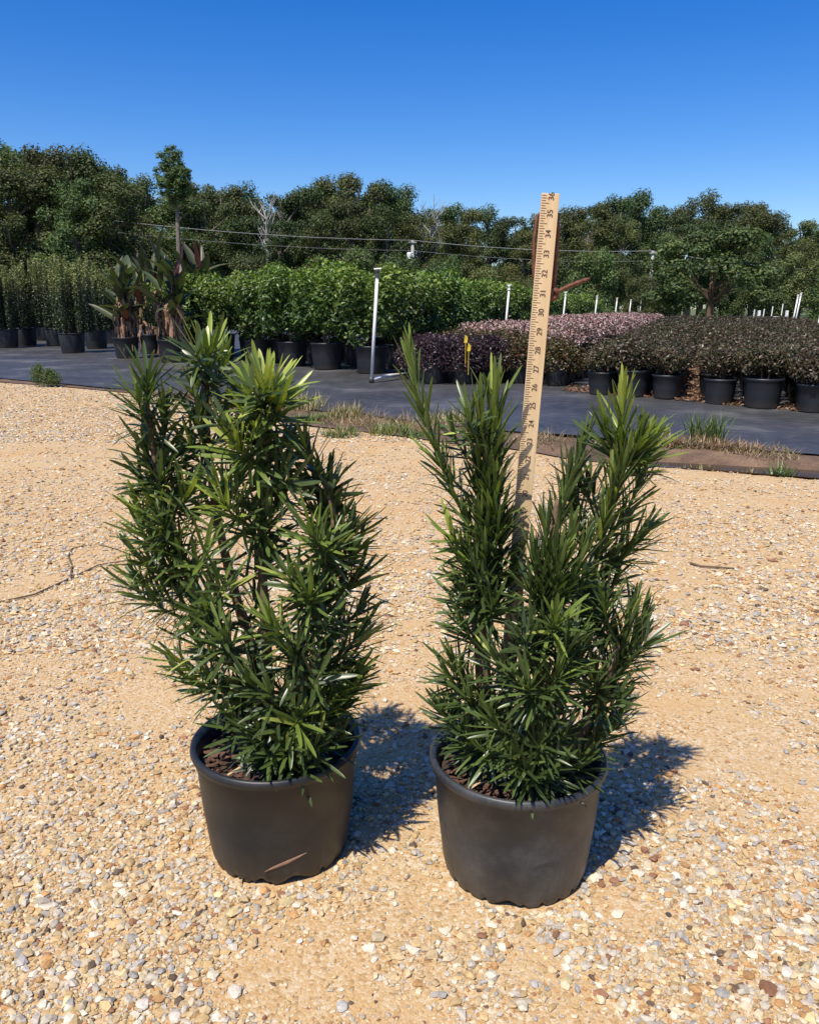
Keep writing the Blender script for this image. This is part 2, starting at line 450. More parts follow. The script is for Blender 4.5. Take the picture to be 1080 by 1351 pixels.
# ---------------------------------------------------------------- nursery pots
def pot_prof(r0, r1, h, lip=.006, soil=.03):
    return [(r0 * .93, .0), (r0, .004), (r0 + (r1 - r0) * .60, h * .5), (r1 - .0022, h - lip * 4.4), (r1 - .0002, h - lip * 4.2), (r1 + .0004, h - lip * 2.6), (r1 + lip * .6, h - lip * 2.3), (r1 + lip, h - lip * 1.2),
            (r1 + lip * .8, h - lip * .3), (r1 + lip * .3, h), (r1 - lip * .4, h - lip * .3), (r1 - lip * .8, h - lip * 2), (r1 - lip * 1.2, h - soil - .01)]
def pot_mesh(name, r0, r1, h, n=28, ribs=0, notch=0, lip=.006, big=()):
    mb = MB(); prof = pot_prof(r0, r1, h, lip)
    # extra rings near the foot for the drain notches
    prof = [(r0 * .90, .003), (r0 * .93, .0), (r0 * .985, .003), (r0, .010), (r0 + (r1 - r0) * .14, .022)] + prof[2:]
    mb.lathe(prof, n)
    V = [list(v) for v in mb.v]
    for i, v in enumerate(V):
        ring = i // n; an = 2 * PI * (i % n) / n
        rr = math.hypot(v[0], v[1])
        if ribs and 2 <= ring <= 6:
            k = 1 + .02 * (1 if (i % n) % 2 else 0); v[0] *= k; v[1] *= k
        if notch and ring <= 3:
            q = max(0, math.cos(notch * an)) ** 2 * (.45 + .5 * abs(math.sin(an * 5.3 + 1)))
            for b0, w in big: q = max(q, 1.5 * math.exp(-((an - b0 + PI) % (2 * PI) - PI) ** 2 / w ** 2))
            v[2] += .0065 * q * (1 if ring < 3 else .4); kk = 1 - .010 * q; v[0] *= kk; v[1] *= kk
    mb.v = [tuple(v) for v in V]
    return mb.mesh(name, True)
def soil_mesh(name, r, z, n=24, rings=5, amp=.008):
    mb = MB(); mb.v.append((0, 0, z + amp)); mb.c.append((1, 1, 1))
    for i in range(1, rings + 1):
        for k in range(n):
            an = 2 * PI * k / n; rr = r * i / rings
            mb.v.append((rr * math.cos(an), rr * math.sin(an), z + random.uniform(-amp, amp))); mb.c.append((1, 1, 1))
    for k in range(n): mb.f.append((0, 1 + k, 1 + (k + 1) % n))
    for i in range(rings - 1):
        for k in range(n):
            a = 1 + i * n + k; b = 1 + i * n + (k + 1) % n
            mb.f.append((a, a + n, b + n, b))
    return mb.mesh(name, True)

# ---------------------------------------------------------------- the two potted shrubs in front
T_ = np.array([0, .10, .30, .55, .78, .93, 1.0]); W_ = np.array([.30, .78, 1.0, 1.0, .90, .58, .06])
def strap_leaf(bend, twist=0.0):
    """unit leaf: length 1 along +Y, width 1 along X, upper side +Z"""
    v = []
    for t, w in zip(T_, W_):
        z = bend * t * t; tw = twist * t
        for sx, zz in ((-.5, .10), (0, 0), (.5, .10)):
            x_ = sx * w; z_ = zz * w
            v.append((x_ * math.cos(tw) - z_ * math.sin(tw), t - abs(bend) * .3 * t * t, x_ * math.sin(tw) * .1 + z_ * .12 + z))
    f = []
    for i in range(len(T_) - 1):
        for k in (0, 1):
            a = i * 3 + k; f.append((a, a + 1, a + 4, a + 3))
    return np.array(v), np.array(f)
SHAPES = [strap_leaf(b, t) for b, t in ((-.28, 0), (-.16, .15), (-.08, -.2), (.02, .1), (.08, 0), (.16, .2), (-.38, .1), (.0, .4))]
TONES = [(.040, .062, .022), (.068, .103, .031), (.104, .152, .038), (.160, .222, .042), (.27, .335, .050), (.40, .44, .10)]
LEAF_ME = {}
def leaf_mesh(s, t):
    if (s, t) not in LEAF_ME:
        v, f = SHAPES[s]
        me = mesh_np('leaf', v, f, np.repeat([TONES[t]], len(v), 0), True); me.materials.append(M['leaf'])
        LEAF_ME[(s, t)] = me
    return LEAF_ME[(s, t)]
def bez(p0, p1, p2, n):
    return [p0 * (1 - t) ** 2 + p1 * (2 * t * (1 - t)) + p2 * t * t for t in np.linspace(0, 1, n)]
GA = 2.39996

def make_podocarpus(name, label, cx, cy, pot, potmat, soil_z, trunks, shoots, seed, fill, hug, brown_tips=0):
    R = random.Random(seed)
    root = empty(name, (cx, cy, 0), label, 'potted shrub')
    r0, r1, h = pot
    O = Vector((cx, cy, 0))
    p = obj('pot', pot_mesh('pot', r0, r1, h, 240, notch=24, lip=.0065, big=[(-PI / 2 + .35, .16), (-PI / 2 - .12, .10)] if seed == 1 else [(-PI / 2 - .2, .14)]), potmat, root)
    so = obj('soil', soil_mesh('soil', r1 - .009, soil_z, 40, 9, .006), M['soil'], root)
    # bark chips and needles on the soil
    mb = MB()
    for k in range(260):
        a = R.uniform(0, 2 * PI); rr = (r1 - .016) * math.sqrt(R.random())
        m = Matrix.Translation((rr * math.cos(a), rr * math.sin(a), soil_z + R.uniform(.002, .009))) @ Matrix.Rotation(R.uniform(0, 6), 4, 'Z') @ Matrix.Rotation(R.uniform(-.5, .5), 4, 'X')
        g = R.choice([(1, 1, 1), (1.6, 1.5, 1.4), (.7, .7, .7)])
        mb.box((0, 0, 0), (R.uniform(.006, .022), R.uniform(.003, .008), R.uniform(.001, .004)), m)
    tag(mb.build('bark_chips', M['bark_chip'], so), kind='stuff')
    for k in range(4):
        a = R.uniform(-2.6, -.8); rr = r1 * R.uniform(.35, .8); b = R.uniform(0, 6)
        q = Vector((rr * math.cos(a), rr * math.sin(a), soil_z + .010)); d = Vector((math.cos(b), math.sin(b), 0)) * .022
        t = MB(); t.tube([q - d, q + Vector((0, 0, .003)), q + d], .0016, 6); t.build('straw', M['wood'], so)
    # trunks
    tc = []
    for (bx, by_, pts) in trunks:
        P = [Vector((bx, by_, soil_z - .01))] + [px(x, y, cy + dy) - O for x, y, dy in pts]
        # smooth it
        fine = []
        for i in range(len(P) - 1):
            a = P[max(i - 1, 0)]; b = P[i]; c = P[i + 1]; d = P[min(i + 2, len(P) - 1)]
            for t in np.linspace(0, 1, 7)[:-1]:
                fine.append(.5 * ((2 * b) + (c - a) * t + (2 * a - 5 * b + 4 * c - d) * t * t + (3 * b - a - 3 * c + d) * t ** 3))
        fine.append(P[-1]); tc.append(fine)
        n = len(fine); t = MB(); t.tube(fine, [.0085 * (1 - .72 * i / n) + .0012 for i in range(n)], 8)
        t.build('trunk', M['bark'], root, True)
    allt = [q for c in tc for q in c]
    leaves = []; stems = MB()
    def shoot(p0, p1, leafy, n, ll, lw, bright, sub, up, ang0, ang1):
        p1 = p1 - ((p1 - p0).normalized() + Vector((0, 0, .8))).normalized() * (ll * .62)
        d = p1 - p0; L = d.length
        ctrl = p0 + d * .55 + Vector((d.x, d.y, 0)) * .18 - Vector((0, 0, up * L))
        C = bez(p0, ctrl, p1, 18)
        stems.tube(C, [.0030 * (1 - .55 * i / 17) for i in range(18)], 6)
        cum = [0]
        for i in range(1, 18): cum.append(cum[-1] + (C[i] - C[i - 1]).length)
        tot = cum[-1]; leafy = min(leafy, tot * .97)
        for i in range(n):
            u = (i + .3) / n; sdist = tot - u * leafy
            j = max(1, min(17, int(np.searchsorted(cum, sdist)))); w = (sdist - cum[j - 1]) / max(1e-6, cum[j] - cum[j - 1])
            pos = C[j - 1].lerp(C[j], min(max(w, 0), 1)); T = (C[j] - C[j - 1]).normalized()
            a = i * GA + R.uniform(-.35, .35)
            x_ = T.orthogonal().normalized(); y_ = T.cross(x_)
            rad = x_ * math.cos(a) + y_ * math.sin(a)
            th = math.radians(ang0 + (ang1 - ang0) * u ** .7 + R.uniform(-9, 9))
            D = (T * math.cos(th) + rad * math.sin(th) + Vector((0, 0, -.10 * u))).normalized()
            nz = (T - D * T.dot(D))
            nz = (nz.normalized() + Vector((0, 0, .25)) + Vector((R.uniform(-.25, .25), R.uniform(-.25, .25), 0)))
            nz = (nz - D * nz.dot(D)).normalized()
            xx = D.cross(nz).normalized()
            le = ll * (.62 + .38 * min(1, u / .14)) * (1 - .18 * u) * R.uniform(.82, 1.14); wd = lw * R.uniform(.85, 1.15) * (.95 if seed == 1 else .80)
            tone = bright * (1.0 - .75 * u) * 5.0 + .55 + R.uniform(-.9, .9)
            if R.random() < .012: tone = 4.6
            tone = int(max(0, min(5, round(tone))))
            m = Matrix(((xx.x * wd, D.x * le, nz.x * le, pos.x), (xx.y * wd, D.y * le, nz.y * le, pos.y), (xx.z * wd, D.z * le, nz.z * le, pos.z), (0, 0, 0, 1)))
            ss = R.choice([0, 1, 2, 3, 7] if u > .35 else [1, 2, 3, 4, 5])
            leaves.append((ss, tone, m, sub, le * wd * (.25 + abs(nz.y))))
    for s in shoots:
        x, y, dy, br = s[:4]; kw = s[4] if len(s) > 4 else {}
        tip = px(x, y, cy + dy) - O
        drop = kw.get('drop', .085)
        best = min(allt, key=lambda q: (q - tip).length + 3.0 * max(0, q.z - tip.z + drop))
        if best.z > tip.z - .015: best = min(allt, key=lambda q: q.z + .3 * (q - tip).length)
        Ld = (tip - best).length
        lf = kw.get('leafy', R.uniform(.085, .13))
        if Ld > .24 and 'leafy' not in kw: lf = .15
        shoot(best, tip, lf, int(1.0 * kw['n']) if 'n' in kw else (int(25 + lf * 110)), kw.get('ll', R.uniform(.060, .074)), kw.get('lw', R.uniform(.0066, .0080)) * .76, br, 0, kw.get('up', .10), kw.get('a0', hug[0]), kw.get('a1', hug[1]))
        if 'n' not in kw or True:
            pass
    ll_up = .035 if seed == 2 else 0.0
    for k in range(fill):
        c = R.choice(tc); i = int(len(c) * R.uniform(.12, .99)); b = c[i]
        a = R.uniform(0, 2 * PI); Ls = R.uniform(.05, .105) if seed == 1 else R.uniform(.03, .075)
        up_ = R.uniform(.03, .09) + ll_up; tip = b + Vector((math.cos(a) * Ls, math.sin(a) * Ls, up_))
        if seed == 2 and tip.z > .46 and -.045 < tip.x < .06: continue      # the stick stands free here
        shoot(b, tip, Ls * .9, R.randint(16, 24), R.uniform(.048, .066), R.uniform(.006, .0075), R.choice([0, .05, .15, .25]), 1, .08, hug[0] + 8, hug[1] + 8)
    st = stems.build('stems', M['green_stem'], root, True); tag(st, kind='stuff')
    # the 300 leaves that show largest are single leaves, the rest one mass
    order = sorted(range(len(leaves)), key=lambda i: -(leaves[i][4] * (1.0 if leaves[i][3] == 0 else .3) * (1.3 - 2.2 * leaves[i][2][1][3])))
    big = set(order[:300])
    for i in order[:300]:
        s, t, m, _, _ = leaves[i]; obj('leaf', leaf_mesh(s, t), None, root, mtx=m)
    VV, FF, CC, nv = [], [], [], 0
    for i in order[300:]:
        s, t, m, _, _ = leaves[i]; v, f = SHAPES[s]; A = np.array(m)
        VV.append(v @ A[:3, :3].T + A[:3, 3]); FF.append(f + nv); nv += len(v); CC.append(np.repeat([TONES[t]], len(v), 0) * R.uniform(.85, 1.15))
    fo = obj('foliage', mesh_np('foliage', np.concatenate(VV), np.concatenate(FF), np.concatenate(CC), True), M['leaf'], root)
    tag(fo, kind='stuff')
    return root

LX, LY = -.208, 1.16
left_trunks = [(-.01, .01, [(352, 860, 0), (345, 720, .01), (350, 600, .0), (352, 530, -.01)]),
               (.015, .03, [(330, 850, .03), (290, 700, .04), (272, 560, .04), (275, 480, .03)]),
               (-.025, -.01, [(315, 880, -.02), (260, 780, -.02), (215, 660, .0), (195, 540, .0)]),
               (.03, -.01, [(385, 880, -.03), (420, 790, -.03), (440, 700, -.01), (432, 640, 0)]),
               (.02, -.03, [(375, 960, -.05), (400, 900, -.075), (420, 860, -.08)])]
B = dict
left_shoots = [
 (272, 428, .03, .62, B(leafy=.17, n=54, ll=.078, lw=.0092)), (298, 448, .03, .55), (350, 470, -.03, 1.0, B(leafy=.14, n=56, ll=.082, lw=.0098, a0=12, a1=66)),
 (372, 492, -.03, .85, B(ll=.075, lw=.009)), (322, 484, -.02, .7), (192, 462, .0, .28, B(leafy=.13, n=40)), (178, 490, -.02, .2), (250, 478, .02, .45), (222, 505, .03, .3),
 (182, 552, .0, .2), (206, 590, -.02, .2), (240, 548, .01, .3), (300, 552, -.06, .75, B(leafy=.13, n=46, ll=.076, lw=.009)), (330, 520, -.03, .6), (392, 548, .0, .25), (270, 600, -.05, .4),
 (405, 600, .03, .03), (432, 595, .04, .02), (446, 640, .03, .02), (418, 650, .0, .05), (255, 612, -.04, .5), (280, 628, -.07, .7, B(leafy=.12, n=42)), (192, 632, -.02, .45), (170, 668, -.02, .6), (205, 660, -.05, .35), (165, 735, .0, .28),
 (186, 716, -.02, .25), (228, 690, -.04, .35), (278, 692, -.08, .55), (352, 650, -.04, .25), (402, 668, -.09, .52, B(leafy=.12, n=48, ll=.07)), (428, 690, -.07, .35), (462, 668, .0, .2), (482, 690, .0, .3),
 (484, 806, .0, .4), (492, 770, .02, .1), (470, 740, .02, .1), (446, 752, -.03, .1), (405, 752, -.10, .5, B(leafy=.11, n=42)), (338, 788, -.11, .5, B(leafy=.11, n=42)), (264, 772, -.07, .35), (288, 812, -.10, .3),
 (204, 838, -.02, .6), (222, 864, -.03, .3), (240, 812, -.05, .35), (300, 740, -.09, .3), (370, 730, -.09, .2), (380, 830, -.11, .12), (430, 838, -.06, .1), (470, 846, .0, .12), (310, 866, -.09, .25), (345, 880, -.11, .2), (262, 870, -.05, .3),
 (398, 918, -.13, .48, B(leafy=.10, n=50, ll=.068, a1=88)), (440, 915, -.09, .35), (486, 868, -.02, .42, B(leafy=.11, n=42)), (466, 905, -.04, .3), (380, 965, -.12, .15), (330, 940, -.10, .12), (298, 925, -.07, .2), (428, 960, -.11, .15), (462, 950, -.06, .1),
 (345, 970, -.10, .05), (405, 990, -.12, .05), (310, 900, -.05, .1), (240, 740, .02, .15), (320, 600, .04, .2), (380, 610, .02, .1), (455, 800, .03, .05), (360, 690, .05, .1), (215, 545, .05, .15),
 (300, 510, .05, .3), (255, 520, .0, .35), (230, 620, .03, .2), (190, 690, .03, .15), (440, 870, .03, .05), (492, 722, .01, .25), (498, 790, .01, .3), (478, 880, -.03, .45), (488, 858, -.01, .5), (452, 885, -.07, .4), (474, 660, .02, .1), (160, 700, -.01, .3), (152, 742, .0, .35), (168, 640, -.01, .65)]
left_root = make_podocarpus('potted_podocarpus', 'wide bushy narrow-leaved evergreen shrub in a smooth black nursery pot, bright lime shoot tips', LX, LY,
    (.108, .1255, .19), M['pot_dark'], .155, left_trunks, left_shoots, 1, 26, (16, 78))

RX, RY = .163, 1.112
right_trunks = [(-.03, .0, [(640, 900, .0), (645, 780, .01), (650, 660, .01), (652, 580, .01)]),
                (-.045, .01, [(632, 850, .02), (628, 740, .02), (640, 660, .02)]),
                (.03, .01, [(760, 850, .02), (790, 720, .02), (822, 620, .02)]),
                (.01, -.02, [(715, 860, -.03), (725, 740, -.02), (735, 660, -.01)]),
                (.01, -.03, [(700, 960, -.05), (720, 900, -.08)]),
                (.05, -.02, [(790, 920, -.03), (815, 850, -.03)])]
UP = B(a0=9, a1=36, drop=.13)
right_shoots = [
 (534, 428, .01, .50, B(leafy=.32, n=66, ll=.070, lw=.0080, a0=6, a1=34, up=.12, drop=.30)), (640, 560, -.01, .35, UP), (658, 580, .02, .3, UP), (632, 600, .0, .25, UP), (645, 622, -.03, .3, UP), (662, 640, -.03, .25, UP), (632, 650, -.02, .2, UP), (666, 664, .01, .1, UP), (655, 606, -.03, .45, UP),
 (655, 478, .0, .52, B(leafy=.22, n=70, ll=.085, lw=.0085, a0=6, a1=30, drop=.22)), (634, 500, -.01, .42, B(leafy=.17, n=40, ll=.08, a0=6, a1=30, drop=.2)), (660, 512, .02, .42, B(leafy=.15, n=32, ll=.070, a0=5, a1=24, drop=.2)),
 (822, 492, .0, .70, B(leafy=.17, n=46, ll=.078, lw=.008, a0=6, a1=30)), (864, 556, .0, .62, B(leafy=.16, n=44, ll=.078, a0=6, a1=30)), (848, 548, -.02, .55, B(leafy=.15, n=40, ll=.075, a0=6, a1=30)),
 (796, 530, .0, .45, B(leafy=.15, n=40, ll=.075, a0=7, a1=32)), (776, 548, .02, .3, UP), (752, 596, .0, .2, UP), (752, 622, .03, .12, UP), (828, 570, -.03, .45, UP), (812, 600, -.03, .3, UP), (855, 600, .02, .3, UP),
 (585, 672, -.02, .85, B(leafy=.08, n=26, ll=.055)), (604, 700, -.02, .25), (640, 690, -.03, .25, UP), (622, 712, -.03, .3), (684, 716, .0, .12, UP), (702, 698, -.03, .12, UP), (716, 716, -.05, .15, UP), (694, 745, -.05, .12), (722, 655, -.01, .15, UP), (738, 690, -.05, .2, UP), (760, 668, -.03, .25, UP), (800, 650, -.04, .3, UP), (850, 686, .0, .28), (868, 668, .01, .2), (780, 690, -.05, .4, UP), (745, 706, -.06, .3, UP),
 (602, 792, -.02, .15), (606, 750, -.02, .18), (652, 770, -.06, .2), (640, 838, -.08, .15), (590, 850, -.03, .2), (700, 800, -.08, .1), (738, 790, -.11, .45, B(leafy=.10, n=40, ll=.066)), (762, 810, -.10, .2), (792, 756, -.05, .2), (842, 766, -.01, .22, UP), (858, 784, .0, .2, UP), (848, 812, .0, .2), (826, 838, -.02, .22),
 (578, 866, -.02, .3), (612, 892, -.06, .22), (572, 912, -.01, .25), (640, 925, -.10, .22), (692, 870, -.12, .25), (742, 862, -.12, .3, B(leafy=.10, n=40, ll=.064)), (782, 864, -.08, .15), (818, 880, -.03, .12), (828, 926, -.02, .1), (800, 946, -.05, .08), (762, 936, -.11, .1),
 (722, 952, -.13, .1), (682, 975, -.13, .12), (642, 972, -.10, .3, B(leafy=.09, n=36, ll=.056, a1=92)), (612, 950, -.06, .12), (702, 1000, -.13, .15), (742, 990, -.12, .06), (772, 984, -.09, .06), (600, 940, -.03, .1), (660, 720, .03, .12), (680, 840, .03, .05), (770, 760, .03, .08), (810, 720, .03, .12), (715, 760, .04, .05), (830, 900, .02, .05), (590, 905, .02, .1)]
right_root = make_podocarpus('potted_podocarpus', 'open narrow-leaved evergreen shrub with tall upright shoots in a dusty grey nursery pot', RX, RY,
    (.109, .1265, .19), M['pot_dusty'], .155, right_trunks, right_shoots, 2, 46, (13, 60))

# ---------------------------------------------------------------- yardstick and strap
TOPP = px(726, 255, 1.145); BOTP = px(690, 660, 1.155)
axis = (TOPP - BOTP).normalized(); SL = .914
base = TOPP - axis * SL
ys_root = empty('yardstick', base, 'pale wooden yardstick standing upright in the pot of the open shrub', 'yardstick')
zx = axis; yx = Vector((0, 1, 0)); yx = (yx - zx * yx.dot(zx)).normalized(); xx = yx.cross(zx)
ys_root.matrix_world = Matrix(((xx.x, yx.x, zx.x, base.x), (xx.y, yx.y, zx.y, base.y), (xx.z, yx.z, zx.z, base.z), (0, 0, 0, 1)))
SW, ST = .0235, .005
mb = MB(); mb.box((0, 0, SL / 2), (SW, ST, SL)); stick = mb.build('stick', M['wood'], ys_root)
bv = stick.modifiers.new('bevel', 'BEVEL'); bv.width = .0006; bv.segments = 2
mb = MB(); IN = .0254; yq = -ST / 2 - .0003
for k in range(1, 36 * 8):
    ln = SW * (.34 if k % 8 == 0 else .42 if k % 8 == 4 else .30 if k % 2 == 0 else .24); z = k * IN / 8
    w = .00034
    mb.add([(-SW / 2 + .0004, yq, z - w), (-SW / 2 + .0004 + ln, yq, z - w), (-SW / 2 + .0004 + ln, yq, z + w), (-SW / 2 + .0004, yq, z + w)], [(0, 1, 2, 3)])
tk = mb.build('tick_marks', M['ink'], ys_root)
for k in range(1, 37):
    cu = bpy.data.curves.new('number', 'FONT'); cu.body = str(k); cu.size = .0105; cu.align_x = 'CENTER'; cu.align_y = 'CENTER'
    cu.offset = .00012
    to = bpy.data.objects.new('tmp', cu); COL.objects.link(to)
    bpy.context.view_layer.update()
    me = bpy.data.meshes.new_from_object(to.evaluated_get(bpy.context.evaluated_depsgraph_get()))
    bpy.data.objects.remove(to); bpy.data.curves.remove(cu)
    m = Matrix(((0, -1, 0, SW * .06), (0, 0, -1, yq - .0001), (1, 0, 0, k * IN - (.004 if k == 36 else 0)), (0, 0, 0, 1)))
    me.transform(m); me.name = 'number'
    obj('number', me, M['ink'], ys_root)
# leather strap tied behind the stick
def onstick(dx, dy, frm_top): return base + axis * (SL - frm_top) + xx * dx + yx * dy
st_root = empty('leather_strap', onstick(0, .006, .127), 'brown leather strap looped and knotted behind the yardstick top', 'strap')
SO = onstick(0, .006, .127)
loop = [(-.002, .008, .120), (-.0115, .009, .105), (-.0150, .010, .06), (-.0135, .011, .028), (0, .012, .016), (.0130, .011, .024), (.0155, .010, .05), (.0160, .010, .08), (.0165, .010, .11), (.0165, .010, .122)]
mb = MB(); mb.tube([onstick(*q) - SO for q in loop], .0042, 8, flat=.6); mb.build('loop', M['leather'], st_root, True)
mb = MB(); c0 = onstick(.0175, .010, .127) - SO
kn = []
for k in range(14):
    a = k / 13 * 4 * PI; kn.append(c0 + xx * (.0048 * math.cos(a)) + axis * (.0062 * math.sin(a)) + yx * (.004 * (k / 13 - .5)))
mb.tube(kn, .0042, 8); mb.build('knot', M['leather'], st_root, True)
e1 = px(778, 367, 1.155) - SO; m1 = px(748, 380, 1.155) - SO
mb = MB(); mb.tube(bez(c0, m1 + Vector((0, 0, .003)), e1, 9), [.0026, .0032, .0042, .0048, .0050, .0050, .0050, .0046, .003], 8, flat=.6); mb.build('tail', M['leather'], st_root, True)

# ---------------------------------------------------------------- leaf clouds for background plants
def leaf_cloud(P, Nrm, size, cols, aspect=.5, jit=.8, fold=.25):
    """folded two-triangle leaves at P, facing about Nrm"""
    n = len(P)
    Nn = Nrm + rng.normal(0, jit, (n, 3)); Nn /= np.linalg.norm(Nn, axis=1, keepdims=True) + 1e-9
    r = rng.normal(0, 1, (n, 3)); A = np.cross(Nn, r); A /= np.linalg.norm(A, axis=1, keepdims=True) + 1e-9
    Bv = np.cross(Nn, A); s = size[:, None]
    v0 = P - A * s * .5; v2 = P + A * s * .5
    v1 = P + Bv * s * aspect * .5 + Nn * s * fold * .4 - A * s * .05; v3 = P - Bv * s * aspect * .5 + Nn * s * fold * .4 - A * s * .05
    V = np.stack([v0, v1, v2, v3], 1).reshape(-1, 3)
    i = np.arange(n)[:, None] * 4
    F = np.concatenate([i + np.array([[0, 2, 1]]), i + np.array([[0, 3, 2]])], 0)
    return V, F, np.repeat(cols, 4, 0)
def cloud_mesh(name, *a, **k):
    V, F, C = leaf_cloud(*a, **k); return mesh_np(name, V, F, C, False)
def lobes_points(n, lobes, shell=.55):
    """lobes: (cx,cy,cz,rx,ry,rz)"""
    L = np.array(lobes); w = L[:, 3] * L[:, 4] + L[:, 5] * L[:, 3]; w = w / w.sum()
    k = rng.choice(len(L), n, p=w)
    d = rng.normal(0, 1, (n, 3)); d /= np.linalg.norm(d, axis=1, keepdims=True)
    r = (shell + (1 - shell) * rng.random(n) ** .7) * (1 + .08 * rng.normal(0, 1, n))
    P = L[k, :3] + d * L[k, 3:6] * r[:, None]
    return P, d, k
def pick(pal, w, n, var=.25):
    w = np.array(w, float); w /= w.sum()
    return np.array(pal)[rng.choice(len(pal), n, p=w)] * (1 + var * (rng.random((n, 1)) * 2 - 1))
UPV = np.array([0, 0, 1.0])

# ---- row frame of the nursery beds
RO = np.array([2.55, 7.35]); RR = np.array([math.sin(math.radians(19.4)), math.cos(math.radians(19.4))]); RS = np.array([RR[1], -RR[0]])
def bed(t, s): q = RO + RR * t + RS * s; return float(q[0]), float(q[1])

def copy_tree(o, loc, rz=0, scale=1, label=None, group=None):
    r = o.copy(); COL.objects.link(r); r.location = loc; r.rotation_euler = (0, 0, rz); r.scale = (scale,) * 3 if not hasattr(scale, '__len__') else scale
    if label: r['label'] = label
    if group: r['group'] = group
    for ch in list(o.children):
        c = ch.copy(); COL.objects.link(c); c.parent = r
        for g in list(ch.children):
            d = g.copy(); COL.objects.link(d); d.parent = c
    return r

POTS = {}
def add_pot(root, r0, r1, h, ribs):
    k = (r0, r1, h, ribs)
    if k not in POTS:
        POTS[k] = (pot_mesh('pot', r0, r1, h, 48 if ribs else 28, ribs=1 if ribs else 0, lip=.010), soil_mesh('soil', r1 - .012, h - .035, 16, 3))
    p = obj('pot', POTS[k][0], M['pot_far'], root); obj('soil', POTS[k][1], M['soil'], root); return p

# ---- green broad-leaved hedge plants
def make_broadleaf(idx):
    root = empty('potted_broadleaf_shrub', (0, 0, 0), 'x', 'potted shrub')
    add_pot(root, .17, .205, .34, False)
    lob = []
    for k in range(16):
        a = rng.random() * 2 * PI; rr = .30 * math.sqrt(rng.random()); z = .50 + .72 * rng.random()
        q = .17 + .07 * rng.random(); lob.append((rr * math.cos(a), rr * math.sin(a), z, q, q, q * 1.15))
    n = 3000
    P, d, k = lobes_points(n, lob, .5)
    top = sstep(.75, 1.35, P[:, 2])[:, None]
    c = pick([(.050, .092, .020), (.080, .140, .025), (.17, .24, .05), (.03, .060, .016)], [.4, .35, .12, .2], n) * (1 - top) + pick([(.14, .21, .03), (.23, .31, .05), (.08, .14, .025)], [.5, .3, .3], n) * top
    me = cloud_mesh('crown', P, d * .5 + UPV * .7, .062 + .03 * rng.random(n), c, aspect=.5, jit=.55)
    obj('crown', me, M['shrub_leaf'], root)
    for j in range(3):
        mb = MB(); a = j * 2.1 + idx; mb.tube([(.03 * math.cos(a), .03 * math.sin(a), .28), (.06 * math.cos(a), .06 * math.sin(a), .6), (.16 * math.cos(a), .16 * math.sin(a), 1.1)], [.012, .01, .004], 6); mb.build('stem', M['bark'], root)
    return root
protos = [make_broadleaf(i) for i in range(4)]
used = [False] * 4
def place(protos, used, i, loc, rz, sc, label, group):
    if not used[i]:
        o = protos[i]; used[i] = True; o.location = loc; o.rotation_euler = (0, 0, rz); o.scale = (sc,) * 3 if not hasattr(sc, '__len__') else sc; o['label'] = label; o['group'] = group; return o
    return copy_tree(protos[i], loc, rz, sc, label, group)
ZM = lambda x, y: float(matz(np.array([x]), np.array([y]))[0]) + .002
k = 0
for ci, s in enumerate(np.arange(-3.95, -9.2, -.80)):
    tf = 1.95 - .50 * (s + 3.5)
    rows = 26 if ci == 0 else (22 if ci == 1 else 3)
    for rI in range(rows):
        t = tf + rI * .92 + (rng.random() - .5) * .1; x, y = bed(t, s + (rng.random() - .5) * .08)
        lab = ['front-row green broadleaf shrub right behind the riser with the feed pipe', 'second front-row green broadleaf shrub counted from the riser with the feed pipe', 'third front-row green broadleaf shrub counted from the riser with the feed pipe', 'fourth front-row green broadleaf shrub counted from the riser with the feed pipe', 'front-row green broadleaf shrub touching the cannas', 'green broadleaf shrub directly behind the cannas', 'last green broadleaf shrub of the front row, between cannas and hollies'][min(ci, 6)] if rI == 0 else ('green broadleaf shrub standing in the file along the white risers' if ci == 0 else 'green broadleaf shrub inside the tall block behind its front row')
        grp = 'front row of green potted shrubs' if rI == 0 else ('green shrubs along the risers' if ci == 0 else 'green potted shrubs in the block')
        place(protos, used, k % 4, (x, y, ZM(x, y)), rng.random() * 6.28, .95 + .12 * rng.random() - (.006 * rI), lab, grp); k += 1

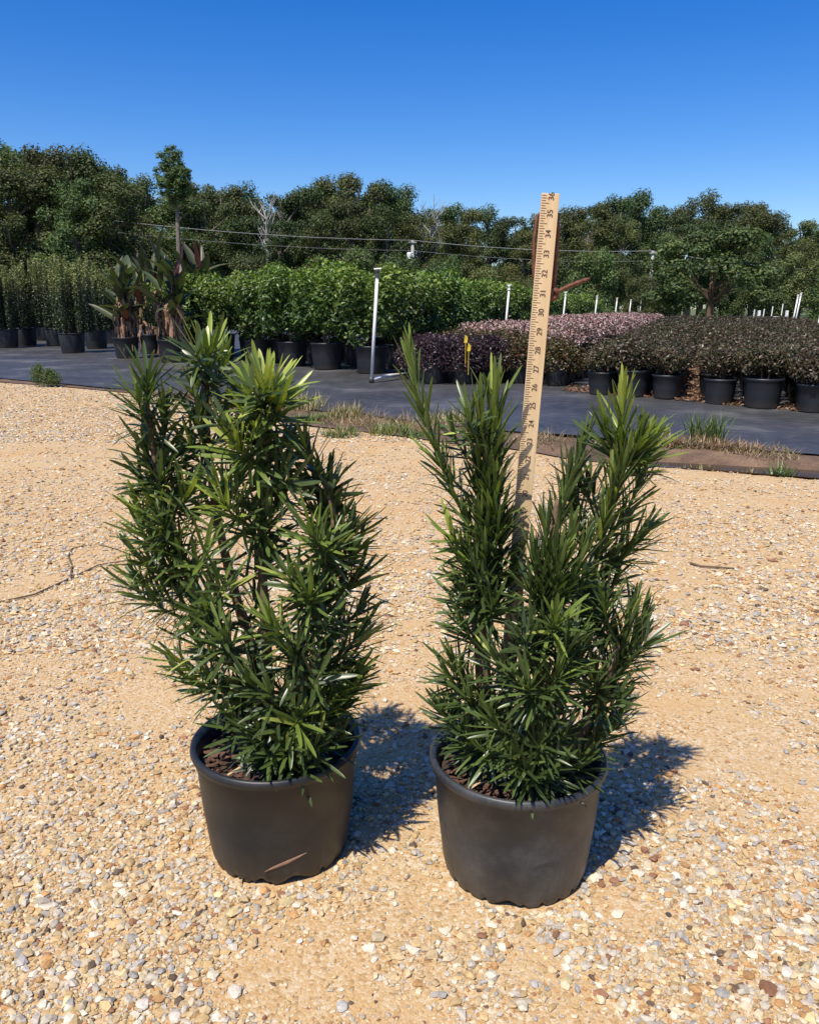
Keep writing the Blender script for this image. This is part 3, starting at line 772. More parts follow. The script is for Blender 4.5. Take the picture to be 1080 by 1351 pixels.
# ---- low container shrubs
def make_low(kind, idx):
    pal = {'bronze': ([(.065, .055, .026), (.105, .070, .038), (.055, .062, .022), (.19, .15, .10), (.12, .055, .045)], [.28, .3, .28, .12, .10]),
           'purple': ([(.035, .020, .026), (.055, .028, .035), (.09, .04, .05), (.03, .03, .02)], [.4, .3, .15, .15]),
           'pink': ([(.085, .055, .030), (.06, .06, .022), (.14, .075, .05)], [.4, .3, .3]),
           'olive': ([(.09, .075, .02), (.12, .06, .025), (.06, .07, .02), (.16, .09, .05)], [.35, .25, .3, .1]),
           'green': ([(.07, .11, .04), (.11, .16, .07), (.05, .08, .03)], [.4, .3, .3])}[kind]
    nm = {'bronze': 'potted_bronze_shrub', 'purple': 'potted_purple_shrub', 'pink': 'potted_flowering_shrub', 'olive': 'potted_olive_shrub', 'green': 'potted_green_shrub'}[kind]
    root = empty(nm, (0, 0, 0), 'x', 'potted shrub')
    big = kind in ('pink', 'olive', 'purple')
    add_pot(root, .115, .138, .225, idx % 2 == 0)
    R0 = .22 if not big else .27; H = .22 if not big else (.36 if kind == 'pink' else .24)
    lob = []
    for k in range(14):
        a = rng.random() * 2 * PI; rr = R0 * .62 * math.sqrt(rng.random()); q = R0 * (.36 + .16 * rng.random())
        lob.append((rr * math.cos(a), rr * math.sin(a), .26 + H * (.3 + .42 * rng.random()) - rr * .12, q, q, q * .95))
    if kind in ('purple', 'olive'):
        for k in range(11): lob.append((.23 * math.cos(k * .571), .23 * math.sin(k * .571), .20 + .10 * rng.random(), .10, .10, .12))
    n = 3000 if kind in ('purple', 'olive') else 2300
    P, d, k = lobes_points(n, lob, .45)
    c = pick(*pal, n)
    sz = .024 + .018 * rng.random(n)
    if kind == 'pink':
        fl = (P[:, 2] > .38) & (rng.random(n) < .55)
        c[fl] = pick([(.62, .40, .40), (.70, .52, .50), (.48, .24, .25)], [.5, .3, .25], int(fl.sum()), .15)
    obj('crown', cloud_mesh('crown', P, d * .4 + UPV * .6, sz, c, aspect=.55, jit=.8), M['shrub_leaf'], root)
    for j in range(3):
        mb = MB(); a = j * 2.1 + idx; mb.tube([(.02 * math.cos(a), .02 * math.sin(a), .18), (.05 * math.cos(a), .05 * math.sin(a), .3), (.12 * math.cos(a), .12 * math.sin(a), .45)], [.006, .005, .003], 5); mb.build('stem', M['bark'], root)
    return root
LOW = {kd: ([make_low(kd, i) for i in range(n)], [False] * n) for kd, n in (('bronze', 4), ('purple', 2), ('pink', 3), ('olive', 2), ('green', 2))}
cnt = {}
def put_low(kind, t, s, sc, label, group, jit=.05):
    x, y = bed(t + (rng.random() - .5) * jit, s + (rng.random() - .5) * jit)
    i = cnt.get(kind, 0); cnt[kind] = i + 1
    pr, us = LOW[kind]
    z0 = ZM(x, y) if y < 30 else .05
    return place(pr, us, i % len(pr), (x, y, z0), rng.random() * 6.28, sc, label, group)
# bronze blocks on both sides of the littered gap: nearest ones single, the far ends one mass
spots = []
for ci in range(3):
    s = -.27 - ci * .30
    for rI in range(60): spots.append((.05 - .40 * s + rI * .36, s, 0 if rI else 10 + ci))
for ci in range(6):
    s = .18 + ci * .37
    for rI in range(56): spots.append((.05 - .55 * s + rI * .37, s, 1 if rI else 20 + ci))
def seen(t, s):
    x, y = bed(t, s); return abs(x / y) < .60
spots = [q for q in spots if seen(q[0], q[1])]
spots.sort(key=lambda q: np.hypot(*bed(q[0], q[1])))
for t, s, side in spots[:290]:
    ORD = ['first', 'second', 'third', 'fourth', 'fifth', 'sixth']
    if side < 10:
        lab, grp = [('low bronze-leaved shrub in a black pot between the pink bed and the littered gap', 'bronze shrubs beside the pink bed'), ('low bronze-leaved shrub inside the wide block between the littered gap and the sandy track', 'bronze shrubs in the wide block')][side]
    elif side < 20: lab, grp = ORD[side - 10] + ' front bronze shrub from the littered gap toward the olive shrubs', 'front bronze shrubs beside the gap'
    else: lab, grp = ORD[side - 20] + ' front bronze shrub of the wide block counted from the littered gap', 'front bronze shrubs of the wide block'
    put_low('bronze', t, s, .92 + .2 * rng.random(), lab, grp)
VV, FF, CC, nv = [], [], [], 0
for t, s, side in spots[290:]:
    x, y = bed(t, s); n = 420
    lob = [(x + .12 * math.cos(a), y + .12 * math.sin(a), .36 + .12 * rng.random(), .16, .16, .15) for a in rng.random(6) * 6.28]
    P, d, k = lobes_points(n, lob, .5)
    purple = s > 3.2
    c = pick([(.035, .020, .026), (.055, .028, .035), (.09, .04, .05)] if purple else [(.050, .040, .020), (.085, .050, .030), (.040, .048, .018), (.15, .115, .075)], [.4, .3, .15] if purple else [.3, .3, .25, .09], n)
    V, F, C = leaf_cloud(P, d * .4 + UPV * .6, .045 + .03 * rng.random(n), c, .6, .8); VV.append(V); FF.append(F + nv); CC.append(C); nv += len(V)
if VV:
    tag(obj('shrub_bed', mesh_np('shrub_bed', np.concatenate(VV), np.concatenate(FF), np.concatenate(CC)), M['shrub_leaf']), 'far end of the bronze and purple shrub blocks merging into one mass', 'shrubs', kind='stuff')
# pink flowering bed
for ci in range(4):
    s = -1.42 - ci * .46
    for rI in range(38):
        t = 1.15 - .42 * (s + 1.3) + rI * .50
        if rI < 2 and ci >= 1:
            kind = 'olive'; lab = 'low olive and orange-tinted shrub in front of the pink flowering bed'; g = 'olive shrubs before the pink bed'
        elif rI == 0: kind = 'olive'; lab = 'low olive and orange-tinted shrub in front of the pink flowering bed'; g = 'olive shrubs before the pink bed'
        else: kind = 'pink'; lab = 'low shrub covered in pale pink blossom in a long flowering bed'; g = 'pink flowering shrubs'
        put_low(kind, t, s, .98 + .18 * rng.random(), lab, g)
for t, s in ((.55, -2.75), (.60, -2.42), (.98, -3.02), (1.02, -2.65), (.9, -2.2), (1.30, -3.2)):
    put_low('purple', t + .45, s, 1.0 + .1 * rng.random(), 'dark purple-leaved low shrub at the foot of the olive shrubs', 'dark purple shrubs')
for i in range(10):
    q = px(925 + i * 11.5, 436, 31); o = put_low('green', 0, 0, .9, 'far low grey-green shrub in the row before the white gate', 'low green row before the gate'); o.location = (q.x, 31 - i * .25, .03)
# yellow plant tags
for x, y, Y in ((614, 452, 8.9), (618, 463, 8.85)):
    q = px(x, y, Y); mb = MB(); mb.add([(-.018, 0, 0), (.018, .004, 0), (.022, .008, .06), (-.006, 0, .085), (-.018, .003, 0), (.018, .007, 0), (.022, .011, .06), (-.006, .003, .085)], [(0, 1, 2, 3), (7, 6, 5, 4), (0, 4, 5, 1), (1, 5, 6, 2), (2, 6, 7, 3), (3, 7, 4, 0)])
    mb.tube([(0, .002, 0), (0, .002, -.25)], .003, 5)
    tag(mb.build('plant_tag', M['yellow'], loc=q), 'small yellow plant tag stuck among the dark purple shrubs', 'tag', 'yellow plant tags')

# ---- leaf litter in the gap and between the front pots
n = 5200
t = rng.random(n) * 16; s = -.04 + (rng.random(n) - .5) * .28; t += .05
m2 = 3000; s2 = -1.3 + rng.random(m2) * 5.5; t2 = -.05 - .5 * s2 + np.abs(rng.normal(0, .30, m2)) - .02
t = np.r_[t, t2]; s = np.r_[s, s2]
Q = RO[None] + RR[None] * t[:, None] + RS[None] * s[:, None]
P = np.column_stack([Q, matz(Q[:, 0], Q[:, 1]) + .006 + .012 * rng.random(len(Q))])
c = pick([(.20, .095, .06), (.28, .155, .10), (.12, .06, .04), (.36, .24, .17)], [.35, .3, .2, .15], len(P))
tag(obj('leaf_litter', cloud_mesh('leaf_litter', P, np.repeat([UPV], len(P), 0), .030 + .02 * rng.random(len(P)), c, aspect=.6, jit=.4), M['shrub_leaf']), 'reddish brown fallen leaves filling the gap and lying between the pots', 'leaf litter', kind='stuff')

# ---- columnar hollies at left
def make_holly(idx):
    root = empty('potted_columnar_holly', (0, 0, 0), 'x', 'potted shrub')
    add_pot(root, .19, .225, .36, True)
    VV, FF, CC, nv = [], [], [], 0
    for k in range(23):
        a = rng.random() * 2 * PI; rr = .34 * math.sqrt(rng.random()); H = 1.02 + .34 * rng.random(); lean = rng.normal(0, .03, 2)
        n = 520; z = rng.random(n); w = (.055 + .02 * rng.random()) * (1 - .55 * z ** 4) * (.5 + .5 * np.minimum(1, z * 5))
        an = rng.random(n) * 2 * PI; q = w * np.sqrt(rng.random(n)) ** .6
        P = np.column_stack([rr * math.cos(a) + lean[0] * z + q * np.cos(an), rr * math.sin(a) + lean[1] * z + q * np.sin(an), .37 + z * H])
        d = np.column_stack([np.cos(an), np.sin(an), np.full(n, .5)])
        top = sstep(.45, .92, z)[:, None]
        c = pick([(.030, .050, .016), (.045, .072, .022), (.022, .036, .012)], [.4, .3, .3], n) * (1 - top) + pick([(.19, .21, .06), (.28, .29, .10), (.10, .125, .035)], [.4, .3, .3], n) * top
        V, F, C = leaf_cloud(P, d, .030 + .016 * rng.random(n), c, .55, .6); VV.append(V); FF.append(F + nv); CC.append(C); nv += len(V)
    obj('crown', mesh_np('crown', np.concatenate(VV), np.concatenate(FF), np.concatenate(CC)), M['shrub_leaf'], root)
    mb = MB()
    for k in range(4):
        a = k * 1.6; mb = MB(); mb.tube([(.06 * math.cos(a), .06 * math.sin(a), .3), (.12 * math.cos(a), .12 * math.sin(a), 1.2)], [.009, .004], 6); mb.build('stem', M['bark'], root)
    return root
hp = [make_holly(i) for i in range(3)]; hu = [False] * 3
for i, (x, y) in enumerate(((10, 460), (35, 457), (76, 458), (97, 467), (128, 461), (-12, 452), (20, 450), (60, 450), (100, 452), (150, 454), (135, 449), (175, 451), (80, 446), (40, 445))):
    q = gp(x, y)
    front = i in (0, 2, 3)
    place(hp, hu, i % 3, (q.x, q.y, ZM(q.x, q.y) if q.y < 20 else .03), i * 1.3, 1.0 + .08 * rng.random(), {0: 'front columnar holly across the dark gap from the most forward ribbed tub', 2: 'columnar holly in the tub tucked just behind the most forward ribbed tub', 3: 'columnar holly in the ribbed tub standing most forward on the cloth'}[i] if front else 'columnar holly crowded behind the front ribbed black tubs', 'front row of columnar hollies' if front else 'columnar hollies behind the front row')

# ---- cannas
def canna_leaf(w, bend, cols):
    v = []; c = []; f = []
    prof = [(0, .12), (.1, .45), (.3, .95), (.5, 1.0), (.7, .8), (.88, .4), (1, .02)]
    for t, q in prof:
        z = -bend * t * t
        for sx in (-1, -.5, 0, .5, 1):
            v.append((sx * q * w * .5, t * (1 - .2 * abs(bend) * t), z + .10 * w * abs(sx) * 2 * q)); k = cols[1] if abs(sx) == 1 else cols[0]; c.append(k)
    for i in range(len(prof) - 1):
        for k in range(4): a = i * 5 + k; f.append((a, a + 1, a + 6, a + 5))
    me = mesh_np('leaf', np.array(v), np.array(f), np.array(c), True); me.materials.append(M['shrub_leaf']); return me
CL = [canna_leaf(.23, .12, ((.060, .078, .032), (.075, .05, .03))), canna_leaf(.21, .35, ((.055, .085, .03), (.075, .075, .035))), canna_leaf(.22, .05, ((.075, .022, .020), (.05, .02, .018))), canna_leaf(.24, .55, ((.085, .11, .045), (.10, .10, .045)))]
def dead_strip(seed):
    R = random.Random(seed); v = []; f = []
    for i in range(7):
        t = i / 6; w = .026 * math.sin(PI * min(1, .15 + .8 * t)) * R.uniform(.6, 1.2)
        x0 = .10 * math.sin(t * 2.2) + R.uniform(-.02, .02); zz = -.48 * t * t + .05 * t
        v += [(x0, -w + R.uniform(-.01, .01), zz + R.uniform(-.02, .02)), (x0 + R.uniform(-.03, .03), 0, zz + .02), (x0, w, zz + R.uniform(-.02, .02))]
    for i in range(6):
        for k in (0, 1): a = i * 3 + k; f.append((a, a + 1, a + 4, a + 3))
    return mesh_np('dead_leaf', np.array(v), np.array(f))
DS = [dead_strip(i) for i in range(4)]
for d_ in DS: d_.materials.append(M['dead'])
def make_canna(loc, seed, H, label, red):
    R = random.Random(seed); root = empty('potted_canna', loc, label, 'potted plant', 'potted cannas beside the hollies')
    add_pot(root, .17, .205, .34, False)
    for j in range(4):
        a = j * 1.57 + seed; bx, by_ = .09 * math.cos(a), .07 * math.sin(a); hh = H * R.uniform(.62, .86); lx, ly = R.uniform(-.12, .12), R.uniform(-.1, .1)
        mb = MB(); mb.tube([(bx, by_, .28), (bx + lx * .4, by_ + ly * .4, hh * .6), (bx + lx, by_ + ly, hh)], [.020, .016, .008], 7); mb.build('stem', M['green_stem'] if R.random() < .6 else M['dead'], root, True)
        nl = 8
        for i in range(nl):
            u = .50 + .5 * i / (nl - 1); base_ = Vector((bx + lx * u, by_ + ly * u, hh * u))
            an = i * 2.4 + seed + j; el = math.radians(35 + 45 * (i / (nl - 1)) + R.uniform(-12, 10))
            D = Vector((math.cos(an) * math.cos(el), math.sin(an) * math.cos(el), math.sin(el))); nz = Vector((-math.cos(an) * math.sin(el), -math.sin(an) * math.sin(el), math.cos(el)))
            nz = (nz + Vector((R.uniform(-.4, .4), R.uniform(-.4, .4), 0))); nz = (nz - D * nz.dot(D)).normalized(); X = D.cross(nz); ll = R.uniform(.44, .68)
            m = Matrix(((X.x * ll, D.x * ll, nz.x * ll, base_.x), (X.y * ll, D.y * ll, nz.y * ll, base_.y), (X.z * ll, D.z * ll, nz.z * ll, base_.z), (0, 0, 0, 1)))
            obj('leaf', CL[2 if R.random() < red else R.choice([0, 0, 1, 3])], None, root, mtx=m)
        for i in range(13):
            u = R.uniform(.42, .80); an = R.uniform(0, 6.28); sc = R.uniform(.75, 1.3)
            m = Matrix.Translation((bx + lx * u, by_ + ly * u, hh * u)) @ Matrix.Rotation(an, 4, 'Z') @ Matrix.Scale(sc, 4)
            obj('dead_leaf', R.choice(DS), None, root, mtx=m)
    return root
for i, (x, y, H, red) in enumerate(((168, 474, 1.66, .1), (200, 468, 1.78, .25), (228, 480, 1.66, .1), (258, 474, 1.66, .3))):
    q = gp(x, y); make_canna((q.x, q.y, ZM(q.x, q.y)), i + 3, H, ['canna with green drooping leaves and dead brown foliage next to the hollies', 'tall canna with a maroon leaf and withered brown stalks', 'canna with upright green blades and tan dead leaves in a grey pot', 'canna with maroon upper leaf next to the green broadleaf shrubs'][i], red)

# ---------------------------------------------------------------- sprinkler risers
def riser(x, y, z, h, label, group, lean=.065, feed=False, r=.017):
    root = empty('sprinkler_riser', (x, y, z), label, 'sprinkler riser', group)
    mb = MB(); mb.tube([(0, 0, .03), (lean * h, 0, h)], r, 12); mb.build('pipe', M['pvc'], root, True)
    hd = MB(); tx = lean * h
    hd.lathe([(0, h - .01), (r * 1.5, h - .01), (r * 1.5, h + .02), (r * .8, h + .025), (r * .8, h + .05), (r * 1.3, h + .052), (r * 1.3, h + .07), (0, h + .07)], 12, cz=(tx, 0)); sh = hd.build('sprinkler_head', M['dark_metal'] if feed else M['pvc'], root)
    nz = MB(); nz.tube([(tx - .035, 0, h + .075), (tx + .045, 0, h + .082)], .009, 8); nz.build('nozzle', M['pvc'], sh)
    el = MB(); el.tube([(0, 0, .0), (0, 0, .06)], r * 1.6, 12); el.build('elbow', M['dark_metal'] if feed else M['pvc'], root, True)
    if feed:
        fp = MB(); fp.tube([(0, 0, .035), (.08, .10, .045), (.2, .35, .05), (.45, .9, .03)], .020, 10); fp.build('feed_pipe', M['pvc'], root, True)
    return root
L0 = np.array([-.423, 9.23])
for i in range(11):
    q = L0 + RR * 6.45 * i
    lab = 'nearest tall white sprinkler riser with a feed pipe at its foot on the ground cloth' if i == 0 else 'white sprinkler riser standing in the line along the pink flowering bed'
    riser(q[0], q[1], ZM(q[0], q[1]) if q[1] < 30 else .04, 1.14 - .012 * i, lab, None if i == 0 else 'risers along the pink bed', feed=i == 0, r=.0175 + .0012 * i)
for x, y, h in ((1042, 441, 1.0), (1046, 438, 1.0), (1074, 452, 1.05)):
    q = gp(x, y); riser(q.x, q.y, .0, h * q.y / 23.5, 'white sprinkler riser standing beside the sandy track past the bronze block', 'risers by the sandy track', lean=.10, r=.022)
# white gate
q = px(1018, 425, 34); gate = empty('white_gate', (q.x, 34, .03), 'low white rail gate in front of the far trees', 'gate')
for x in (-.56, .56): mb = MB(); mb.box((x, 0, .35), (.09, .09, .7)); mb.build('post', M['pvc'], gate)
mb = MB(); mb.box((0, 0, .42), (1.02, .05, .10)); mb.build('rail', M['pvc'], gate)
for dx, hh in ((-.82, .72), (-.42, .74), (-.08, .84), (.33, .95)):
    q = px(1018, 425, 35); s_ = MB(); s_.tube([(q.x + dx, 35, .03), (q.x + dx + .05, 35, hh + .05)], .022, 8)
    tag(s_.build('white_stake', M['pvc']), 'thin white stake standing behind the white gate', 'stake', 'stakes behind the gate')

# ---------------------------------------------------------------- trees
def tube_limb(mb, p, d, L, r, n=5, seg=5, R=random):
    pts = [Vector(p)]; dd = Vector(d).normalized()
    for i in range(seg):
        dd = (dd + Vector((R.uniform(-.18, .18), R.uniform(-.18, .18), R.uniform(-.05, .15)))).normalized(); pts.append(pts[-1] + dd * (L / seg))
    mb.tube(pts, [r * (1 - .8 * i / seg) for i in range(seg + 1)], n); return pts
def make_tree(kind, seed):
    R = random.Random(seed)
    root = empty({'pine': 'pine_tree', 'bare': 'bare_tree', 'bush': 'wild_bush'}.get(kind, 'broadleaf_tree'), (0, 0, 0), 'x', 'tree' if kind != 'bush' else 'bush')
    mb = MB(); lob = []
    # unit tree: height 10
    if kind == 'round':
        mb.tube([(0, 0, 0), (.1, 0, 2.5), (0, .1, 6), (.2, 0, 8.6)], [.32, .26, .16, .05], 8)
        for k in range(34):
            a = R.uniform(0, 6.28); z = R.uniform(1.6, 9.0); env = 2.9 * math.sin(PI * min(1, max(.12, (z - .6) / 10.2))) ** .6
            rr = env * math.sqrt(R.random()) * .85; q = R.uniform(.75, 1.25) * (1 - .03 * z)
            lob.append((rr * math.cos(a), rr * math.sin(a), z, q, q, q * .85))
            if k < 14: tube_limb(mb, (0, 0, max(1.5, z - 2)), (math.cos(a), math.sin(a), .9), rr + .8, .09, R=R)
        n = 20000; sz = (.11, .12); shell = .2
    elif kind == 'tall':
        mb.tube([(0, 0, 0), (0, .1, 5), (.1, 0, 9.4)], [.26, .18, .04], 8)
        for k in range(34):
            z = R.uniform(1.5, 9.5); env = 1.9 * (1 - ((z - 4.5) / 6.2) ** 2) ** .5 if abs(z - 4.5) < 6 else .3
            a = R.uniform(0, 6.28); rr = max(.2, env) * math.sqrt(R.random()) * .9; q = R.uniform(.55, 1.0)
            lob.append((rr * math.cos(a), rr * math.sin(a), z, q, q, q * 1.0))
            if k < 12: tube_limb(mb, (0, 0, max(1, z - 1.2)), (math.cos(a), math.sin(a), .8), rr + .6, .07, R=R)
        n = 16500; sz = (.10, .11); shell = .2
    elif kind == 'pine':
        mb.tube([(0, 0, 0), (.08, 0, 4), (-.05, .05, 7), (.05, 0, 9.6)], [.17, .14, .10, .03], 8)
        for k in range(120):
            d_ = Vector((R.gauss(0, 1), R.gauss(0, 1), R.gauss(0, 1))).normalized() * R.random() ** .4
            z = 8.15 + d_.z * 1.55; x_, y_ = d_.x * 1.0, d_.y * 1.0; q = R.uniform(.18, .34)
            lob.append((x_, y_, z, q, q, q * .8))
            if k < 24: tube_limb(mb, (0, 0, z - .3), (x_, y_, .3), math.hypot(x_, y_) + .05, .025, R=R)
        n = 13000; sz = (.07, .08); shell = .0
    elif kind == 'bush':
        mb.tube([(0, 0, 0), (0, 0, 5)], [.2, .05], 6)
        for k in range(26):
            a = R.uniform(0, 6.28); z = R.uniform(.5, 8.4); rr = 3.9 * math.sqrt(max(.05, 1 - (z / 9.8) ** 2)) * math.sqrt(R.random()); q = R.uniform(1.0, 1.7)
            lob.append((rr * math.cos(a), rr * math.sin(a), z, q, q, q))
        n = 12000; sz = (.20, .18); shell = .2
    elif kind == 'oak':
        mb.tube([(0, 0, 0), (.05, 0, 1.0), (0, .1, 2.2), (.2, 0, 5.5)], [.42, .36, .30, .12], 10)
        for k in range(54):
            a = R.uniform(0, 6.28); z = 1.7 + 7.7 * R.random() ** 1.05; env = 6.4 * (1 - ((z - 4.0) / 6.0) ** 2) ** .5 if abs(z - 4.0) < 5.95 else .5
            rr = env * math.sqrt(R.random()) * .92; q = R.uniform(.9, 1.5); lob.append((rr * math.cos(a), rr * math.sin(a), z, q, q, q * .8))
            if k < 22: tube_limb(mb, (0, 0, min(4, 1.4 + z * .25)), (math.cos(a), math.sin(a), .5), rr * .9, .13, R=R)
        n = 17000; sz = (.24, .20); shell = .3
    elif kind == 'bare':
        mb.tube([(0, 0, 0), (.1, 0, 4), (0, .1, 7)], [.2, .15, .07], 7)
        for k in range(26):
            a = R.uniform(0, 6.28); z = R.uniform(4, 7.2); pts = tube_limb(mb, (0, 0, z), (math.cos(a), math.sin(a), R.uniform(.7, 1.6)), R.uniform(1.2, 2.8), .06, 4, R=R)
            for j in range(3): tube_limb(mb, pts[2 + j], (R.uniform(-1, 1), R.uniform(-1, 1), .8), R.uniform(.5, 1.1), .022, 3, 3, R=R)
        n = 0
    mb.build('trunk', {'bare': M['pole'], 'oak': M['bark']}.get(kind, M['trunk']), root)
    if n:
        P, d, k = lobes_points(n, lob, shell)
        lv = .8 + .4 * rng.random(len(lob))
        base_ = pick([(.062, .088, .030), (.092, .115, .036), (.045, .068, .024), (.125, .130, .042)], [.35, .3, .22, .14], n, .25) * lv[k][:, None] * {'pine': 1.4, 'oak': 1.35, 'bush': 1.35}.get(kind, 1.18)
        obj('crown', cloud_mesh('crown', P, d * .9 + UPV * .5, sz[0] + sz[1] * rng.random(n), base_, aspect=.62, jit=.5), M['tree_leaf'], root)
    return root
TP = {kd: ([make_tree(kd, 50 + i * 7 + len(kd)) for i in range(n)], [False] * n) for kd, n in (('round', 4), ('tall', 3), ('pine', 1), ('bush', 3), ('oak', 1), ('bare', 1))}
tcnt = {}
def put_tree(kind, x, ytop, Y, wid, label, group):
    """x,ytop: photo pixel of the crown top; wid: width factor"""
    q = px(x, ytop, Y); H = q.z / 10.0 / .985
    i = tcnt.get(kind, 0); tcnt[kind] = i + 1; pr, us = TP[kind]
    return place(pr, us, i % len(pr), (q.x, Y, 0), rng.random() * 6.28, (H * wid, H * wid, H), label, group)
def near_what(x):
    for lim, t in ((60, 'above the outermost columnar hollies'), (150, 'above the hollies next to the cannas'), (285, 'close to the tall thin pine'), (420, 'close to the leafless tree nearer the pine'), (500, 'above the sprinkler riser with the feed pipe'), (620, 'close to the utility pole with the white box'),
                   (700, 'above the line of white risers'), (790, 'behind the yardstick top'), (900, 'close to the utility pole by the round-crowned tree'), (1010, 'directly behind the wide round-crowned tree')):
        if x < lim: return t
    return 'past the wide round-crowned tree above the gate'
# back wall of wood
sky_line = [(-60, 195), (-15, 188), (25, 182), (58, 178), (92, 190), (122, 203), (160, 222), (195, 232), (262, 228), (292, 232), (322, 240), (372, 244), (402, 240), (435, 236), (470, 224), (505, 234), (540, 250), (580, 262), (612, 268), (645, 274), (680, 274), (715, 272), (748, 272), (785, 258), (818, 248), (845, 256), (872, 262), (905, 262), (935, 254), (965, 254), (992, 262), (1025, 278), (1060, 286), (1095, 284), (1130, 290)]
for i, (x, y) in enumerate(sky_line):
    kind = 'tall' if i % 3 == 1 else 'round'; Y = (58 if x < 140 else 72) + (i * 37 % 11) - 4
    put_tree(kind, x, y + rng.integers(-2, 5), Y, .95 if kind == 'round' else 1.15, ('broad skyline tree of the wood ' if kind == 'round' else 'slender skyline tree of the wood ') + near_what(x), ('broad' if kind == 'round' else 'slender') + ' skyline trees ' + near_what(x))
for i, x in enumerate(range(-70, 1160, 58)):
    yt = np.interp(x, [p[0] for p in sky_line], [p[1] for p in sky_line]) + 14 + rng.integers(-4, 10)
    put_tree('round', x, yt, 86, 1.25, 'dark tree deep in the wood ' + near_what(x), 'trees deep in the wood ' + near_what(x))
# second layer, lower, fills the wood's face
for i, x in enumerate(range(-50, 1140, 46)):
    yt = np.interp(x, [p[0] for p in sky_line], [p[1] for p in sky_line]) + 32 + rng.integers(-10, 16)
    put_tree('round' if i % 2 else 'tall', x + rng.integers(-9, 9), yt, (50 if x < 140 else 63) + rng.integers(-3, 3), 1.05 if i % 2 else 1.35, ('lower olive green tree fronting the wood ' if i % 2 else 'narrow lower tree fronting the wood ') + near_what(x), ('lower' if i % 2 else 'narrow lower') + ' trees ' + near_what(x))
# undergrowth along its foot
for i, x in enumerate(range(-40, 1130, 52)):
    Y = 46 + rng.integers(-3, 5)
    put_tree('bush', x + rng.integers(-10, 10), 345 + rng.integers(-22, 18), Y, 1.0, 'leafy wild bush at the wood foot ' + near_what(x), 'undergrowth ' + near_what(x))
put_tree('pine', 227, 190, 45, 1.0, 'tall thin pine with a small round crown above the wood', None)
put_tree('bare', 350, 238, 66, .8, 'leafless pale tree poking out of the wood top', 'bare trees in the wood'); put_tree('bare', 568, 246, 66, .8, 'leafless pale tree poking out of the wood top', 'bare trees in the wood')
oak = put_tree('oak', 946, 302, 40, 1.0, 'wide round-crowned tree with a short dark trunk standing before the wood', None)
oak.scale = (.56, .56, oak.scale[2])

# ---------------------------------------------------------------- utility poles and wires
poles = []
for x, y, Y, lab in ((131, 289, 50, 'grey utility pole rising beside the left wood edge behind the hollies'), (544, 317, 55, 'grey utility pole with a small white box behind the green shrubs'), (861, 331, 56, 'grey utility pole beside the wide round-crowned tree')):
    q = px(x, y, Y); root = empty('utility_pole', (q.x, Y, 0), lab, 'utility pole')
    mb = MB(); mb.tube([(0, 0, 0), (0, 0, q.z)], [.14, .10], 10); mb.build('pole', M['pole'], root, True)
    mb = MB(); mb.box((0, -.12, q.z - .12), (.5, .08, .08)); mb.build('crossarm', M['pole'], root)
    if x == 544: mb = MB(); mb.lathe([(0, q.z - 1.15), (.16, q.z - 1.13), (.17, q.z - .8), (.12, q.z - .74), (0, q.z - .72)], 12, cz=(-.2, -.22)); mb.build('transformer_box', M['pvc'], root)
    poles.append(q)
wp = [px(-120, 282, 47)] + poles + [px(1130, 358, 57)]
for lvl, (dz, lab) in enumerate(((.0, 'upper grey power line strung along the utility poles'), (-.62, 'lower thin grey power line strung along the utility poles'))):
    mb = MB(); pts = []
    for a, b in zip(wp[:-1], wp[1:]):
        for t in np.linspace(0, 1, 13)[:-1]:
            q = a.lerp(b, t); q.z -= 1.0 * 4 * t * (1 - t) * .25; q.z += dz; q.y -= .18; pts.append(q)
    mb.tube(pts, .015 if lvl == 0 else .007, 5)
    tag(mb.build('power_line', M['wire']), lab, 'power line')

# ---------------------------------------------------------------- weeds, grass, twigs, loose stones
def blades(name, label, P, hgt, cols, spread=.5, width=.004, kind='stuff', cat='grass', group=None, obj_name=None):
    n = len(P); a = rng.random(n) * 2 * PI; sp = spread * np.sqrt(rng.random(n))
    d = np.column_stack([np.cos(a) * sp, np.sin(a) * sp, np.ones(n)]); d /= np.linalg.norm(d, axis=1, keepdims=True)
    w = np.column_stack([-np.sin(a), np.cos(a), np.zeros(n)]) * width
    h = hgt[:, None]
    v = np.stack([P - w, P + w, P + d * h * .55 + w * .8, P + d * h * .55 - w * .8, P + d * h + np.column_stack([np.cos(a), np.sin(a), -.6 * np.ones(n)]) * h * .18 * sp[:, None]], 1).reshape(-1, 3)
    i = np.arange(n)[:, None] * 5
    F = np.concatenate([i + np.array([[0, 1, 2]]), i + np.array([[0, 2, 3]]), i + np.array([[3, 2, 4]])], 0)
    return mesh_np(name, v, F, np.repeat(cols, 5, 0))
# dry grass along the dirt strip
n = 16000
u = rng.random(n); pn = np.array(dirt_near); pf = np.array(mat_near)
X = -2.6 + u * 6.2; W = rng.random(n) ** .8
Yn = edge_y(X, dirt_near); Yf = edge_y(X, mat_near)
Y = Yn + (Yf - Yn) * (.15 + .95 * W)
keep = (fbm(X * 2.5, Y * 2.5, 77) > .40) & (seg_dist(X, Y, DITCH) > .10 + .0 * X)
X, Y = X[keep], Y[keep]
P = np.column_stack([X, Y, gh(X, Y) + .004])
c = pick([(.42, .29, .18), (.32, .22, .11), (.20, .22, .07), (.48, .37, .24), (.26, .14, .09)], [.3, .25, .2, .15, .15], len(P))
tag(obj('dry_grass', blades('dry_grass', '', P, .025 + .13 * rng.random(len(P)) ** 2 * fbm(X * 3, Y * 3, 91) * 1.6, c, 1.8, .0022), M['shrub_leaf']), 'sparse dry tan grass along the dirt strip edging the ground cloth', 'grass', kind='stuff')
